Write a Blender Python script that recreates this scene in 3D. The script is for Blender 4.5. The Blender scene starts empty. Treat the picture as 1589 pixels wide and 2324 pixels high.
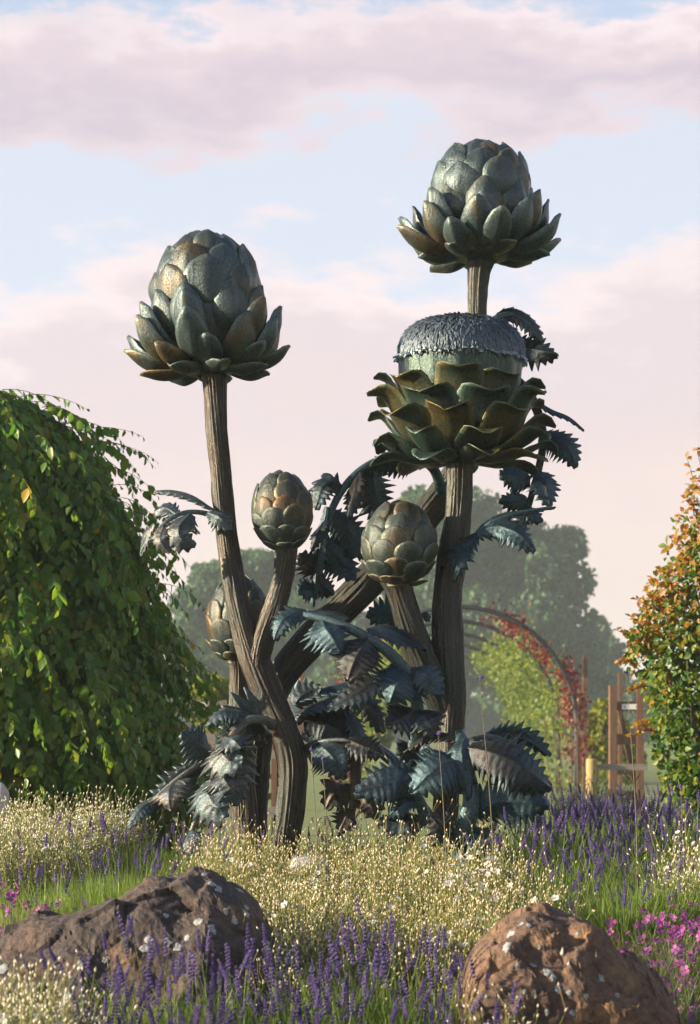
import bpy, math, random
import numpy as np
from mathutils import Vector, Matrix, noise

random.seed(7)
rng = np.random.default_rng(11)
SC = bpy.context.scene
COL = SC.collection
R = math.radians

# ------------------------------------------------------------------ camera
F, ZC, HY = 4737.0, 1.2, 1650.0        # focal length in picture units, eye height, horizon row
cam_data = bpy.data.cameras.new('camera')
cam = bpy.data.objects.new('camera', cam_data)
COL.objects.link(cam)
cam.location = (0, 0, ZC)
cam.rotation_euler = (R(90), 0, 0)
cam_data.sensor_fit = 'HORIZONTAL'
cam_data.sensor_width = 36
cam_data.lens = F / 1589 * 36
cam_data.shift_y = (HY - 1162) / 1589
cam_data.clip_start = 0.1
cam_data.clip_end = 2000
cam_data.dof.use_dof = True
cam_data.dof.focus_distance = 8.4
cam_data.dof.aperture_fstop = 9.0
SC.camera = cam

# ------------------------------------------------------------------ sky and sun
SUN_EL, SUN_AZ = R(15), R(-99)      # azimuth from +Y, negative = to the left
sun_dir = Vector((math.sin(SUN_AZ) * math.cos(SUN_EL), math.cos(SUN_AZ) * math.cos(SUN_EL), math.sin(SUN_EL)))
sun_data = bpy.data.lights.new('sun', 'SUN')
sun_data.energy = 5.0
sun_data.angle = R(1.2)
sun_data.color = (1.0, 0.80, 0.56)
sun = bpy.data.objects.new('sun', sun_data)
COL.objects.link(sun)
sun.rotation_euler = sun_dir.to_track_quat('Z', 'Y').to_euler()
sun.location = sun_dir * 60

world = bpy.data.worlds.new('World')
SC.world = world
world.use_nodes = True
wn, wl = world.node_tree.nodes, world.node_tree.links
wn.clear()


def wnode(t, **kw):
    n = wn.new(t)
    for k, v in kw.items():
        setattr(n, k, v)
    return n


def wmath(op, a, b=None, c=None):
    n = wnode('ShaderNodeMath', operation=op)
    for i, v in enumerate((a, b, c)):
        if v is None:
            continue
        if isinstance(v, (int, float)):
            n.inputs[i].default_value = v
        else:
            wl.new(v, n.inputs[i])
    return n.outputs[0]


def wramp(fac, stops, interp='LINEAR'):
    n = wnode('ShaderNodeValToRGB')
    n.color_ramp.interpolation = interp
    e = n.color_ramp.elements
    while len(e) < len(stops):
        e.new(0.5)
    for el, (p, c) in zip(e, stops):
        el.position = p
        el.color = c if len(c) == 4 else (*c, 1)
    wl.new(fac, n.inputs[0])
    return n.outputs[0]


wout = wnode('ShaderNodeOutputWorld')
sky = wnode('ShaderNodeTexSky', sky_type='NISHITA')
sky.sun_disc = False
sky.sun_elevation = SUN_EL
sky.sun_rotation = SUN_AZ
sky.air_density = 1.0
sky.dust_density = 0.4
sky.ozone_density = 2.5
bg_sky = wnode('ShaderNodeBackground')
bg_sky.inputs[1].default_value = 0.056
wl.new(sky.outputs[0], bg_sky.inputs[0])
tc = wnode('ShaderNodeTexCoord')
sep = wnode('ShaderNodeSeparateXYZ')
wl.new(tc.outputs['Generated'], sep.inputs[0])
hor = wmath('SQRT', wmath('ADD', wmath('MULTIPLY', sep.outputs[0], sep.outputs[0]),
                          wmath('MULTIPLY', sep.outputs[1], sep.outputs[1])))
elev = wmath('DIVIDE', sep.outputs[2], wmath('MAXIMUM', hor, 0.02))
mp = wnode('ShaderNodeMapping')
mp.inputs['Scale'].default_value = (1, 1, 2.6)
wl.new(tc.outputs['Generated'], mp.inputs[0])


def wnoise(scale, detail, rough, off=(0, 0, 0)):
    m = wnode('ShaderNodeMapping')
    m.inputs['Location'].default_value = off
    wl.new(mp.outputs[0], m.inputs[0])
    n = wnode('ShaderNodeTexNoise')
    n.inputs['Scale'].default_value = scale
    n.inputs['Detail'].default_value = detail
    n.inputs['Roughness'].default_value = rough
    wl.new(m.outputs[0], n.inputs[0])
    return n.outputs[0]


n1 = wnoise(7, 5, 0.55, (3.1, 0.4, 1.7))
n2 = wnoise(26, 6, 0.62, (0.3, 2.2, 5.0))
warp = wmath('ADD', wmath('MULTIPLY', wmath('SUBTRACT', n1, 0.5), 0.13),
             wmath('MULTIPLY', wmath('SUBTRACT', n2, 0.5), 0.075))
tilt = wmath('MULTIPLY', sep.outputs[0], -0.05)
ew = wmath('ADD', wmath('ADD', elev, warp), tilt)
# layered cloud decks: low veil, a clear gap, a second deck, then broken cloud higher up
mask = wramp(wmath('MULTIPLY', ew, 1.25), [
    (0.0, (0.86,) * 3), (0.10, (0.90,) * 3), (0.258, (0.97,) * 3), (0.272, (0.90,) * 3), (0.290, (0.84,) * 3),
    (0.335, (0.82,) * 3), (0.362, (0.88,) * 3), (0.40, (0.97,) * 3), (0.424, (0.92,) * 3), (0.440, (0.74,) * 3),
    (0.50, (0.40,) * 3), (0.56, (0.6,) * 3), (0.66, (0.32,) * 3), (0.78, (0.2,) * 3), (1.0, (0.15,) * 3)], 'EASE')
n3 = wnoise(9, 5, 0.6, (9.0, 1.0, 0.0))
shade = wmath('ADD', wmath('MULTIPLY', ew, 1.25), wmath('MULTIPLY', wmath('SUBTRACT', n3, 0.5), 0.07))
ccol = wramp(shade, [
    (0.0, (0.96, 0.74, 0.68)), (0.10, (1.0, 0.79, 0.73)), (0.18, (0.90, 0.74, 0.75)), (0.235, (0.86, 0.74, 0.78)),
    (0.266, (1.06, 0.90, 0.90)), (0.286, (0.82, 0.87, 1.0)), (0.335, (0.84, 0.88, 1.0)), (0.350, (0.95, 0.79, 0.82)), (0.378, (0.76, 0.64, 0.72)), (0.405, (0.84, 0.71, 0.76)),
    (0.430, (1.08, 0.92, 0.93)), (0.444, (0.72, 0.82, 1.0)), (0.51, (0.62, 0.74, 0.95)), (0.58, (0.70, 0.66, 0.76)), (0.66, (0.85, 0.80, 0.88)), (1.0, (0.62, 0.70, 0.86))])
bg_cloud = wnode('ShaderNodeBackground')
wl.new(ccol, bg_cloud.inputs[0])
bg_cloud.inputs[1].default_value = 0.335
mixw = wnode('ShaderNodeMixShader')
wl.new(mask, mixw.inputs[0])
wl.new(bg_sky.outputs[0], mixw.inputs[1])
wl.new(bg_cloud.outputs[0], mixw.inputs[2])
wl.new(mixw.outputs[0], wout.inputs[0])

SC.view_settings.view_transform = 'Standard'
SC.view_settings.look = 'None'
SC.view_settings.exposure = 1.58
SC.view_settings.gamma = 1.0
SC.view_settings.use_curve_mapping = False
SC.render.engine = 'CYCLES'
SC.cycles.max_bounces = 6
SC.cycles.diffuse_bounces = 3
SC.cycles.glossy_bounces = 3
SC.cycles.transmission_bounces = 4
SC.cycles.volume_bounces = 1
SC.cycles.use_denoising = True
SC.cycles.use_adaptive_sampling = True
SC.cycles.adaptive_threshold = 0.02


# ------------------------------------------------------------------ helpers
def P(x, y, d):
    """the point of the garden at distance d that lies on picture column x, row y"""
    return Vector(((x - 794.5) * d / F, d, ZC - (y - HY) * d / F))


BED = np.array([(3.0, -.03), (4, 0.0), (5, .07), (6, .19), (7, .29), (8, .37), (9, .41), (10, .43), (11, .42), (12.5, .30), (15, -.03), (40, -.03)])


def ground(x, y):
    z = float(np.interp(y, BED[:, 0], BED[:, 1]))
    a = abs(x)
    if a > 3.0:
        z *= max(0.0, 1 - ((a - 3.0) / 2.0))
    return z + 0.025 * noise.noise(Vector((x * 1.7, y * 1.7, 0)))


def mesh_arrays(name, V, T, mats, mi=None, smooth=False):
    """V (n,3) and T (m,3 or m,4) numpy arrays -> mesh"""
    me = bpy.data.meshes.new(name)
    V = np.asarray(V, dtype=np.float32)
    T = np.asarray(T, dtype=np.int32)
    k = T.shape[1]
    me.vertices.add(len(V))
    me.vertices.foreach_set('co', V.ravel())
    me.loops.add(T.size)
    me.loops.foreach_set('vertex_index', T.ravel())
    me.polygons.add(len(T))
    me.polygons.foreach_set('loop_start', np.arange(0, T.size, k, dtype=np.int32))
    me.polygons.foreach_set('loop_total', np.full(len(T), k, dtype=np.int32))
    for m in mats:
        me.materials.append(m)
    if mi is not None:
        me.polygons.foreach_set('material_index', np.asarray(mi, dtype=np.int32))
    if smooth:
        me.polygons.foreach_set('use_smooth', np.ones(len(T), dtype=bool))
    me.update(calc_edges=True)
    me.validate()
    return me


def link(name, me, parent=None, loc=None, **props):
    o = bpy.data.objects.new(name, me)
    COL.objects.link(o)
    if parent is not None:
        o.parent = parent
    if loc is not None:
        o.location = loc
    for k, v in props.items():
        o[k] = v
    return o


def tag(o, label=None, cat=None, group=None, kind=None):
    if label:
        o['label'] = label
    if cat:
        o['category'] = cat
    if group:
        o['group'] = group
    if kind:
        o['kind'] = kind
    return o


class MB:
    """collects vertices and faces"""
    def __init__(s):
        s.v, s.f, s.m = [], [], []

    def add(s, vs, fs, mi=0):
        b = len(s.v)
        s.v.extend([tuple(q) for q in vs])
        for f in fs:
            s.f.append(tuple(i + b for i in f))
            s.m.append(mi)

    def box(s, c, sx, sy, sz, rot=None, mi=0, bev=0.0):
        c = Vector(c)
        vs = []
        for dz in (-1, 1):
            for dx, dy in ((-1, -1), (1, -1), (1, 1), (-1, 1)):
                q = Vector((dx * sx / 2, dy * sy / 2, dz * sz / 2))
                if rot is not None:
                    q = rot @ q
                vs.append(c + q)
        s.add(vs, [(3, 2, 1, 0), (4, 5, 6, 7), (0, 1, 5, 4), (1, 2, 6, 5), (2, 3, 7, 6), (3, 0, 4, 7)], mi)

    def tube(s, pts, rad, n=8, mi=0, cap=True):
        pts = [Vector(p) for p in pts]
        if not hasattr(rad, '__len__'):
            rad = [rad] * len(pts)
        rings = []
        ref = Vector((0.31, 0.9, 0.17))
        for i, p in enumerate(pts):
            t = (pts[min(i + 1, len(pts) - 1)] - pts[max(i - 1, 0)]).normalized()
            a = t.cross(ref)
            if a.length < 1e-3:
                a = t.cross(Vector((1, 0, 0)))
            a.normalize()
            b = t.cross(a)
            rings.append([p + (a * math.cos(2 * math.pi * k / n) + b * math.sin(2 * math.pi * k / n)) * rad[i] for k in range(n)])
        vs = [q for r_ in rings for q in r_]
        fs = []
        for i in range(len(pts) - 1):
            for k in range(n):
                k2 = (k + 1) % n
                fs.append((i * n + k, i * n + k2, (i + 1) * n + k2, (i + 1) * n + k))
        if cap:
            fs.append(tuple(range(n - 1, -1, -1)))
            fs.append(tuple((len(pts) - 1) * n + k for k in range(n)))
        s.add(vs, fs, mi)

    def mesh(s, name, mats, smooth=False):
        me = bpy.data.meshes.new(name)
        me.from_pydata(s.v, [], s.f)
        for m in (mats if isinstance(mats, (list, tuple)) else [mats]):
            me.materials.append(m)
        me.polygons.foreach_set('material_index', s.m)
        if smooth:
            me.polygons.foreach_set('use_smooth', [True] * len(s.f))
        me.update()
        return me

    def build(s, name, mats, parent=None, smooth=False, **props):
        return link(name, s.mesh(name, mats, smooth), parent, **props)


def catmull(pts, n):
    """sample a smooth curve through pts (list of tuples of any length), n samples"""
    A = np.array(pts, dtype=float)
    if len(A) == 2:
        return [tuple(A[0] + (A[1] - A[0]) * i / (n - 1)) for i in range(n)]
    seg = np.linalg.norm(np.diff(A[:, :min(3, A.shape[1])], axis=0), axis=1)
    cum = np.concatenate([[0], np.cumsum(seg)])
    out = []
    for s_ in np.linspace(0, cum[-1], n):
        i = min(max(int(np.searchsorted(cum, s_, 'right')) - 1, 0), len(A) - 2)
        t = (s_ - cum[i]) / max(seg[i], 1e-9)
        p0 = A[i - 1] if i > 0 else 2 * A[0] - A[1]
        p1, p2 = A[i], A[i + 1]
        p3 = A[i + 2] if i + 2 < len(A) else 2 * A[-1] - A[-2]
        out.append(tuple(0.5 * ((2 * p1) + (-p0 + p2) * t + (2 * p0 - 5 * p1 + 4 * p2 - p3) * t * t + (-p0 + 3 * p1 - 3 * p2 + p3) * t ** 3)))
    return out


def scatter(proto_v, proto_t, mats3, pos):
    """copy a prototype with n 3x3 matrices and n positions into one big array pair"""
    pv = np.asarray(proto_v, float)
    pt = np.asarray(proto_t, int)
    n = len(pos)
    V = np.einsum('nij,vj->nvi', mats3, pv) + np.asarray(pos)[:, None, :]
    T = pt[None] + (np.arange(n) * len(pv))[:, None, None]
    return V.reshape(-1, 3), T.reshape(-1, pt.shape[1])


def frames(zdir, xhint):
    """(n,3) leaf axis (local y) and normal hint -> rotation matrices with columns side, axis, normal"""
    y = zdir / np.linalg.norm(zdir, axis=1, keepdims=True)
    x = np.cross(y, xhint)
    x /= np.maximum(np.linalg.norm(x, axis=1, keepdims=True), 1e-6)
    z = np.cross(x, y)
    return np.stack([x, y, z], axis=2)


# ------------------------------------------------------------------ materials
def new_mat(name):
    m = bpy.data.materials.new(name)
    m.use_nodes = True
    nt = m.node_tree
    nt.nodes.clear()
    out = nt.nodes.new('ShaderNodeOutputMaterial')
    b = nt.nodes.new('ShaderNodeBsdfPrincipled')
    nt.links.new(b.outputs[0], out.inputs[0])
    return m, nt, b, out


def nd(nt, t, **kw):
    n = nt.nodes.new(t)
    for k, v in kw.items():
        setattr(n, k, v)
    return n


def ramp(nt, fac, stops):
    n = nd(nt, 'ShaderNodeValToRGB')
    e = n.color_ramp.elements
    while len(e) < len(stops):
        e.new(0.5)
    for el, (p, c) in zip(e, stops):
        el.position = p
        el.color = (*c, 1)
    nt.links.new(fac, n.inputs[0])
    return n.outputs[0]


def tex(nt, scale, detail=4, rough=0.6, stretch=None, coord='Object'):
    c = nd(nt, 'ShaderNodeTexCoord')
    src = c.outputs[coord]
    if coord == 'World':
        src = None
    if stretch:
        mpn = nd(nt, 'ShaderNodeMapping')
        mpn.inputs['Scale'].default_value = stretch
        nt.links.new(c.outputs[coord], mpn.inputs[0])
        src = mpn.outputs[0]
    n = nd(nt, 'ShaderNodeTexNoise')
    n.inputs['Scale'].default_value = scale
    n.inputs['Detail'].default_value = detail
    n.inputs['Roughness'].default_value = rough
    nt.links.new(src, n.inputs[0])
    return n.outputs[0]


def mixc(nt, fac, a, b, mode='MIX'):
    n = nd(nt, 'ShaderNodeMix', data_type='RGBA', blend_type=mode)
    for i, v in ((0, fac), (6, a), (7, b)):
        if isinstance(v, (int, float)):
            n.inputs[i].default_value = v
        elif isinstance(v, tuple):
            n.inputs[i].default_value = (*v, 1)
        else:
            nt.links.new(v, n.inputs[i])
    return n.outputs[2]


def bump(nt, b, h, strength=0.4, dist=0.01):
    n = nd(nt, 'ShaderNodeBump')
    n.inputs['Strength'].default_value = strength
    n.inputs['Distance'].default_value = dist
    nt.links.new(h, n.inputs['Height'])
    nt.links.new(n.outputs[0], b.inputs['Normal'])


def bronze(name, brown, mid, patina, bias=0.5, rough=0.42, metal=0.55, streak=(1, 1, 0.2), spec=0.5, vary=0.24):
    m, nt, b, out = new_mat(name)
    oi = nd(nt, 'ShaderNodeObjectInfo')
    n_big = tex(nt, 5.0, 5, 0.65)
    n_str = tex(nt, 34, 5, 0.7, streak)
    add = nd(nt, 'ShaderNodeMath', operation='ADD')
    nt.links.new(n_big, add.inputs[0])
    mul = nd(nt, 'ShaderNodeMath', operation='MULTIPLY_ADD')
    nt.links.new(oi.outputs['Random'], mul.inputs[0])
    mul.inputs[1].default_value = vary
    mul.inputs[2].default_value = bias - 0.5 - vary / 2
    nt.links.new(mul.outputs[0], add.inputs[1])
    add2 = nd(nt, 'ShaderNodeMath', operation='MULTIPLY_ADD')
    nt.links.new(n_str, add2.inputs[0])
    add2.inputs[1].default_value = 0.5
    nt.links.new(add.outputs[0], add2.inputs[2])
    c = ramp(nt, add2.outputs[0], [(0.30, brown), (0.52, mid), (0.74, patina)])
    fine = tex(nt, 120, 4, 0.7)
    c = mixc(nt, 0.8, c, ramp(nt, fine, [(0.34, (0.22, 0.21, 0.20)), (0.62, (1.15, 1.12, 1.08))]), 'MULTIPLY')
    geo = nd(nt, 'ShaderNodeNewGeometry')
    wear = ramp(nt, geo.outputs['Pointiness'], [(0.515, (0, 0, 0)), (0.60, (1, 1, 1))])
    c = mixc(nt, wear, c, mixc(nt, 1.0, c, (2.6, 2.4, 2.1), 'MULTIPLY'))
    nt.links.new(c, b.inputs['Base Color'])
    b.inputs['Metallic'].default_value = metal
    rr = ramp(nt, n_str, [(0.3, (rough - 0.1,) * 3), (0.7, (rough + 0.2,) * 3)])
    nt.links.new(rr, b.inputs['Roughness'])
    b.inputs['Specular IOR Level'].default_value = spec
    h = mixc(nt, 0.5, n_str, fine)
    bump(nt, b, h, 0.7, 0.008)
    return m


M_HEAD = bronze('bronze_head', (0.14, 0.080, 0.034), (0.088, 0.076, 0.046), (0.056, 0.090, 0.104), 0.46, 0.30, 0.45)
M_BLOOM = bronze('bronze_bloom', (0.16, 0.11, 0.036), (0.095, 0.090, 0.038), (0.042, 0.080, 0.074), 0.42, 0.30, 0.5)
M_DOME = bronze('bronze_floret', (0.020, 0.025, 0.034), (0.050, 0.072, 0.098), (0.12, 0.17, 0.22), 0.50, 0.4, 0.35)
M_STEM = bronze('bronze_stem', (0.019, 0.015, 0.012), (0.046, 0.036, 0.027), (0.030, 0.041, 0.038), 0.46, 0.36, 0.35, (1, 1, 0.08))
M_LEAF = bronze('bronze_leaf', (0.022, 0.016, 0.014), (0.034, 0.041, 0.048), (0.038, 0.082, 0.108), 0.45, 0.34, 0.6, (1, 1, 1), 0.5, 0.5)
M_LEAF_SUNLIT = bronze('bronze_leaf_sunlit', (0.060, 0.046, 0.038), (0.105, 0.105, 0.104), (0.075, 0.115, 0.135), 0.46, 0.34, 0.5, (1, 1, 1), 0.5, 0.35)  # lighter copy of the leaf bronze, sunlight painted into its colour
M_BUD = bronze('bronze_bud', (0.12, 0.070, 0.034), (0.090, 0.074, 0.046), (0.058, 0.084, 0.082), 0.42, 0.38, 0.35)
M_BROWN = bronze('bronze_brown_leaf', (0.05, 0.029, 0.019), (0.072, 0.046, 0.030), (0.06, 0.058, 0.048), 0.45, 0.4, 0.3)


def foliage(name, cols, transl=0.35, rough=0.5, tcol=None, island=True):
    m, nt, b, out = new_mat(name)
    g = nd(nt, 'ShaderNodeNewGeometry')
    oi = nd(nt, 'ShaderNodeObjectInfo')
    if island:
        add = nd(nt, 'ShaderNodeMath', operation='ADD')
        nt.links.new(g.outputs['Random Per Island'], add.inputs[0])
        nt.links.new(oi.outputs['Random'], add.inputs[1])
        fr = nd(nt, 'ShaderNodeMath', operation='FRACT')
        nt.links.new(add.outputs[0], fr.inputs[0])
        fac = fr.outputs[0]
    else:
        fac = oi.outputs['Random']
    n = len(cols)
    c = ramp(nt, fac, [(i / max(n - 1, 1), q) for i, q in enumerate(cols)])
    nt.links.new(c, b.inputs['Base Color'])
    b.inputs['Roughness'].default_value = rough
    b.inputs['Specular IOR Level'].default_value = 0.35
    if transl:
        t = nd(nt, 'ShaderNodeBsdfTranslucent')
        tc_ = mixc(nt, 1.0, c, tcol or (1.6, 1.5, 0.6), 'MULTIPLY')
        nt.links.new(tc_, t.inputs[0])
        ms = nd(nt, 'ShaderNodeMixShader')
        ms.inputs[0].default_value = transl
        nt.links.new(b.outputs[0], ms.inputs[1])
        nt.links.new(t.outputs[0], ms.inputs[2])
        nt.links.new(ms.outputs[0], out.inputs[0])
    return m


M_SHRUB = foliage('shrub_leaf', [(0.045, 0.14, 0.028), (0.07, 0.19, 0.028), (0.11, 0.24, 0.030), (0.17, 0.27, 0.035), (0.075, 0.19, 0.04), (0.21, 0.25, 0.04), (0.06, 0.16, 0.035)], 0.42, 0.35)
M_SHRUB_Y = foliage('shrub_leaf_yellow', [(0.40, 0.28, 0.02), (0.32, 0.26, 0.02)], 0.35, 0.4)
M_RIGHT = foliage('hedge_leaf', [(0.04, 0.11, 0.025), (0.06, 0.14, 0.025), (0.12, 0.19, 0.025), (0.20, 0.21, 0.03)], 0.35, 0.45)
M_RTIP = foliage('hedge_tip_leaf', [(0.34, 0.13, 0.035), (0.36, 0.20, 0.035), (0.26, 0.20, 0.035), (0.42, 0.17, 0.06)], 0.4, 0.5)
M_TREE = foliage('tree_leaf', [(0.024, 0.080, 0.048), (0.042, 0.115, 0.056), (0.085, 0.160, 0.060)], 0.42, 0.55)
M_VINE = foliage('vine_leaf', [(0.075, 0.14, 0.028), (0.11, 0.18, 0.032), (0.16, 0.22, 0.036), (0.20, 0.21, 0.04)], 0.45, 0.5)
M_RED = foliage('red_vine_leaf', [(0.14, 0.022, 0.022), (0.20, 0.035, 0.025), (0.09, 0.03, 0.02)], 0.35, 0.5, (1.5, 0.9, 0.8))
M_YSHRUB = foliage('lime_leaf', [(0.20, 0.25, 0.03), (0.28, 0.30, 0.04), (0.14, 0.20, 0.03)], 0.45, 0.5)
M_LAVG = foliage('lavender_stem', [(0.10, 0.19, 0.035), (0.14, 0.24, 0.04), (0.18, 0.26, 0.05), (0.09, 0.15, 0.05)], 0.3, 0.5)
M_LAVP = foliage('lavender_flower', [(0.080, 0.060, 0.20), (0.11, 0.078, 0.25), (0.15, 0.11, 0.30), (0.06, 0.045, 0.16)], 0.2, 0.6, (1.2, 1.0, 1.3))
M_SEED = foliage('seed_capsule', [(0.66, 0.56, 0.34), (0.74, 0.66, 0.46), (0.80, 0.76, 0.62), (0.60, 0.47, 0.24)], 0.25, 0.6, (1.1, 1.0, 0.8))
M_SEEDW = foliage('pale_seed_capsule', [(0.70, 0.65, 0.48), (0.78, 0.75, 0.62), (0.82, 0.80, 0.70), (0.62, 0.55, 0.36)], 0.25, 0.6, (1.1, 1.0, 0.8))
M_SEEDST = foliage('seed_stem', [(0.20, 0.26, 0.07), (0.28, 0.30, 0.09), (0.15, 0.22, 0.07), (0.36, 0.32, 0.11)], 0.3, 0.6)
M_GREY = foliage('grey_leaf', [(0.15, 0.20, 0.11), (0.20, 0.24, 0.14), (0.11, 0.16, 0.08)], 0.25, 0.6)
M_WHITE = foliage('white_petal', [(0.80, 0.80, 0.78), (0.75, 0.76, 0.78)], 0.25, 0.5, (1, 1, 1))
M_MAG = foliage('magenta_petal', [(0.30, 0.05, 0.27), (0.38, 0.06, 0.30), (0.20, 0.06, 0.32), (0.34, 0.09, 0.24)], 0.3, 0.5, (1.3, 1, 1.2))
M_LAWN_BLADE = foliage('grass_blade', [(0.10, 0.18, 0.03), (0.14, 0.22, 0.04)], 0.3, 0.6)


def plain(name, stops, scale=6, rough=0.7, stretch=None, bstr=0.3, bdist=0.01, detail=6):
    m, nt, b, out = new_mat(name)
    t = tex(nt, scale, detail, 0.65, stretch)
    nt.links.new(ramp(nt, t, stops), b.inputs['Base Color'])
    b.inputs['Roughness'].default_value = rough
    bump(nt, b, t, bstr, bdist)
    return m


M_SOIL = plain('soil', [(0.3, (0.035, 0.026, 0.018)), (0.7, (0.075, 0.055, 0.038))], 30, 0.95)
M_LAWN = plain('lawn', [(0.3, (0.10, 0.15, 0.04)), (0.7, (0.16, 0.20, 0.055))], 3.5, 0.9)
M_WOOD = plain('orange_timber', [(0.3, (0.085, 0.045, 0.027)), (0.7, (0.19, 0.10, 0.058))], 12, 0.75, (6, 6, 0.5))
M_GREYWOOD = plain('grey_timber', [(0.3, (0.17, 0.15, 0.13)), (0.7, (0.28, 0.25, 0.22))], 12, 0.8, (0.5, 6, 6))
M_POLE = plain('yellow_pole', [(0.3, (0.26, 0.20, 0.08)), (0.7, (0.38, 0.29, 0.12))], 9, 0.75, (4, 4, 0.6))
M_BARK = plain('bark', [(0.3, (0.045, 0.034, 0.025)), (0.7, (0.10, 0.08, 0.06))], 8, 0.9, (3, 3, 0.5))
M_TWIG = plain('twig', [(0.3, (0.07, 0.05, 0.03)), (0.7, (0.12, 0.08, 0.04))], 8, 0.8)
M_IRON = plain('dark_iron', [(0.3, (0.012, 0.014, 0.020)), (0.7, (0.03, 0.034, 0.042))], 8, 0.5)
M_SIGN = plain('sign_white', [(0.3, (0.70, 0.72, 0.76)), (0.7, (0.8, 0.8, 0.82))], 4, 0.5)
M_INK = plain('sign_ink', [(0.3, (0.05, 0.05, 0.06)), (0.7, (0.07, 0.07, 0.08))], 4, 0.6)
M_STALK = plain('wild_stalk', [(0.3, (0.09, 0.12, 0.04)), (0.7, (0.15, 0.09, 0.06))], 3, 0.6)
M_PALESTONE = plain('pale_stone', [(0.3, (0.36, 0.36, 0.37)), (0.7, (0.55, 0.55, 0.55))], 14, 0.85)


def rock_mat(name, c1, c2, c3):
    m, nt, b, out = new_mat(name)
    t1 = tex(nt, 5, 8, 0.68)
    t2 = tex(nt, 38, 6, 0.75)
    vor = nd(nt, 'ShaderNodeTexVoronoi', feature='F1')
    vor.inputs['Scale'].default_value = 42
    cc = nd(nt, 'ShaderNodeTexCoord')
    nt.links.new(cc.outputs['Object'], vor.inputs['Vector'])
    base = ramp(nt, t1, [(0.32, c1), (0.5, c2), (0.68, c3)])
    spk = ramp(nt, t2, [(0.36, (0.25, 0.24, 0.25)), (0.64, (1.3, 1.22, 1.12))])
    c = mixc(nt, 0.75, base, spk, 'MULTIPLY')
    nt.links.new(c, b.inputs['Base Color'])
    b.inputs['Roughness'].default_value = 0.82
    h = mixc(nt, 0.4, t2, vor.outputs['Distance'])
    bump(nt, b, h, 1.0, 0.018)
    return m


M_ROCK_DARK = rock_mat('dark_boulder', (0.035, 0.030, 0.032), (0.070, 0.058, 0.058), (0.15, 0.09, 0.055))
M_ROCK_RED = rock_mat('brown_boulder', (0.07, 0.048, 0.045), (0.15, 0.098, 0.07), (0.27, 0.17, 0.09))
M_LICHEN = plain('lichen', [(0.40, (0.16, 0.19, 0.20)), (0.62, (0.38, 0.40, 0.40))], 110, 0.9)

# ------------------------------------------------------------------ the ground
gx = np.linspace(-5.2, 5.2, 105)
gy = np.linspace(3.0, 15.5, 126)
gv = np.array([(x, y, ground(x, y)) for y in gy for x in gx])
gq = np.array([(j * 105 + i, j * 105 + i + 1, (j + 1) * 105 + i + 1, (j + 1) * 105 + i) for j in range(125) for i in range(104)])
link('flower_bed', mesh_arrays('flower_bed', gv, gq, [M_SOIL], smooth=True), kind='structure', label='raised soil bed under the flowers and bronze sculptures')
lv = np.array([(x, y, -0.004) for y in np.linspace(-60, 560, 32) for x in np.linspace(-320, 320, 33)])
lq = np.array([(j * 33 + i, j * 33 + i + 1, (j + 1) * 33 + i + 1, (j + 1) * 33 + i) for j in range(31) for i in range(32)])
link('lawn', mesh_arrays('lawn', lv, lq, [M_LAWN]), kind='structure', label='pale green lawn stretching away behind the garden')

# ------------------------------------------------------------------ bronze sculptures
def stem_mesh(name, pts, d0=8.9, nseg=96, ridge=0.13, seed=0.0, flare=None):
    """pts: (x, y, half width, extra depth) in picture units -> ribbed, uneven bronze stalk"""
    L = sum(math.hypot(pts[i + 1][0] - pts[i][0], pts[i + 1][1] - pts[i][1]) for i in range(len(pts) - 1))
    n = max(int(L / 7), 12)
    S = catmull(pts, n)
    W = [P(x, y, d0 + dd) for x, y, r_, dd in S]
    rad = [r_ * .83 * (d0 + dd) / F for x, y, r_, dd in S]
    vs, fs = [], []
    for i, p in enumerate(W):
        t = (W[min(i + 1, n - 1)] - W[max(i - 1, 0)]).normalized()
        a = t.cross(Vector((0, 1, 0))).normalized()
        b = t.cross(a)
        s_ = i / n * L / 100.0
        for k in range(nseg):
            th = 2 * math.pi * k / nseg + 0.25 * math.sin(s_ * 0.7 + seed)
            f1 = noise.noise(Vector((math.cos(th) * 3.0, math.sin(th) * 3.0, s_ * 0.30 + seed)))
            f2 = noise.noise(Vector((math.cos(th) * 8, math.sin(th) * 8, s_ * 0.9 + seed * 2)))
            f3 = noise.noise(Vector((math.cos(th) * 1.2, math.sin(th) * 1.2, s_ * 1.1 + seed * 3)))
            rib = abs(math.sin(9 * th + 5.5 * f1 + 0.3 * s_ + seed)) ** 0.7
            rr = rad[i] * (1 + ridge * (rib - 0.6) * (0.75 + 0.8 * f2) + 0.08 * f2 + 0.11 * f3)
            vs.append(p + (a * math.cos(th) + b * math.sin(th)) * rr)
    for i in range(n - 1):
        for k in range(nseg):
            k2 = (k + 1) % nseg
            fs.append((i * nseg + k, i * nseg + k2, (i + 1) * nseg + k2, (i + 1) * nseg + k))
    m = MB()
    m.add(vs, fs)
    m.add([vs[k] for k in range(nseg)], [tuple(range(nseg - 1, -1, -1))])
    m.add([vs[(n - 1) * nseg + k] for k in range(nseg)], [tuple(range(nseg))])
    return m


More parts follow.
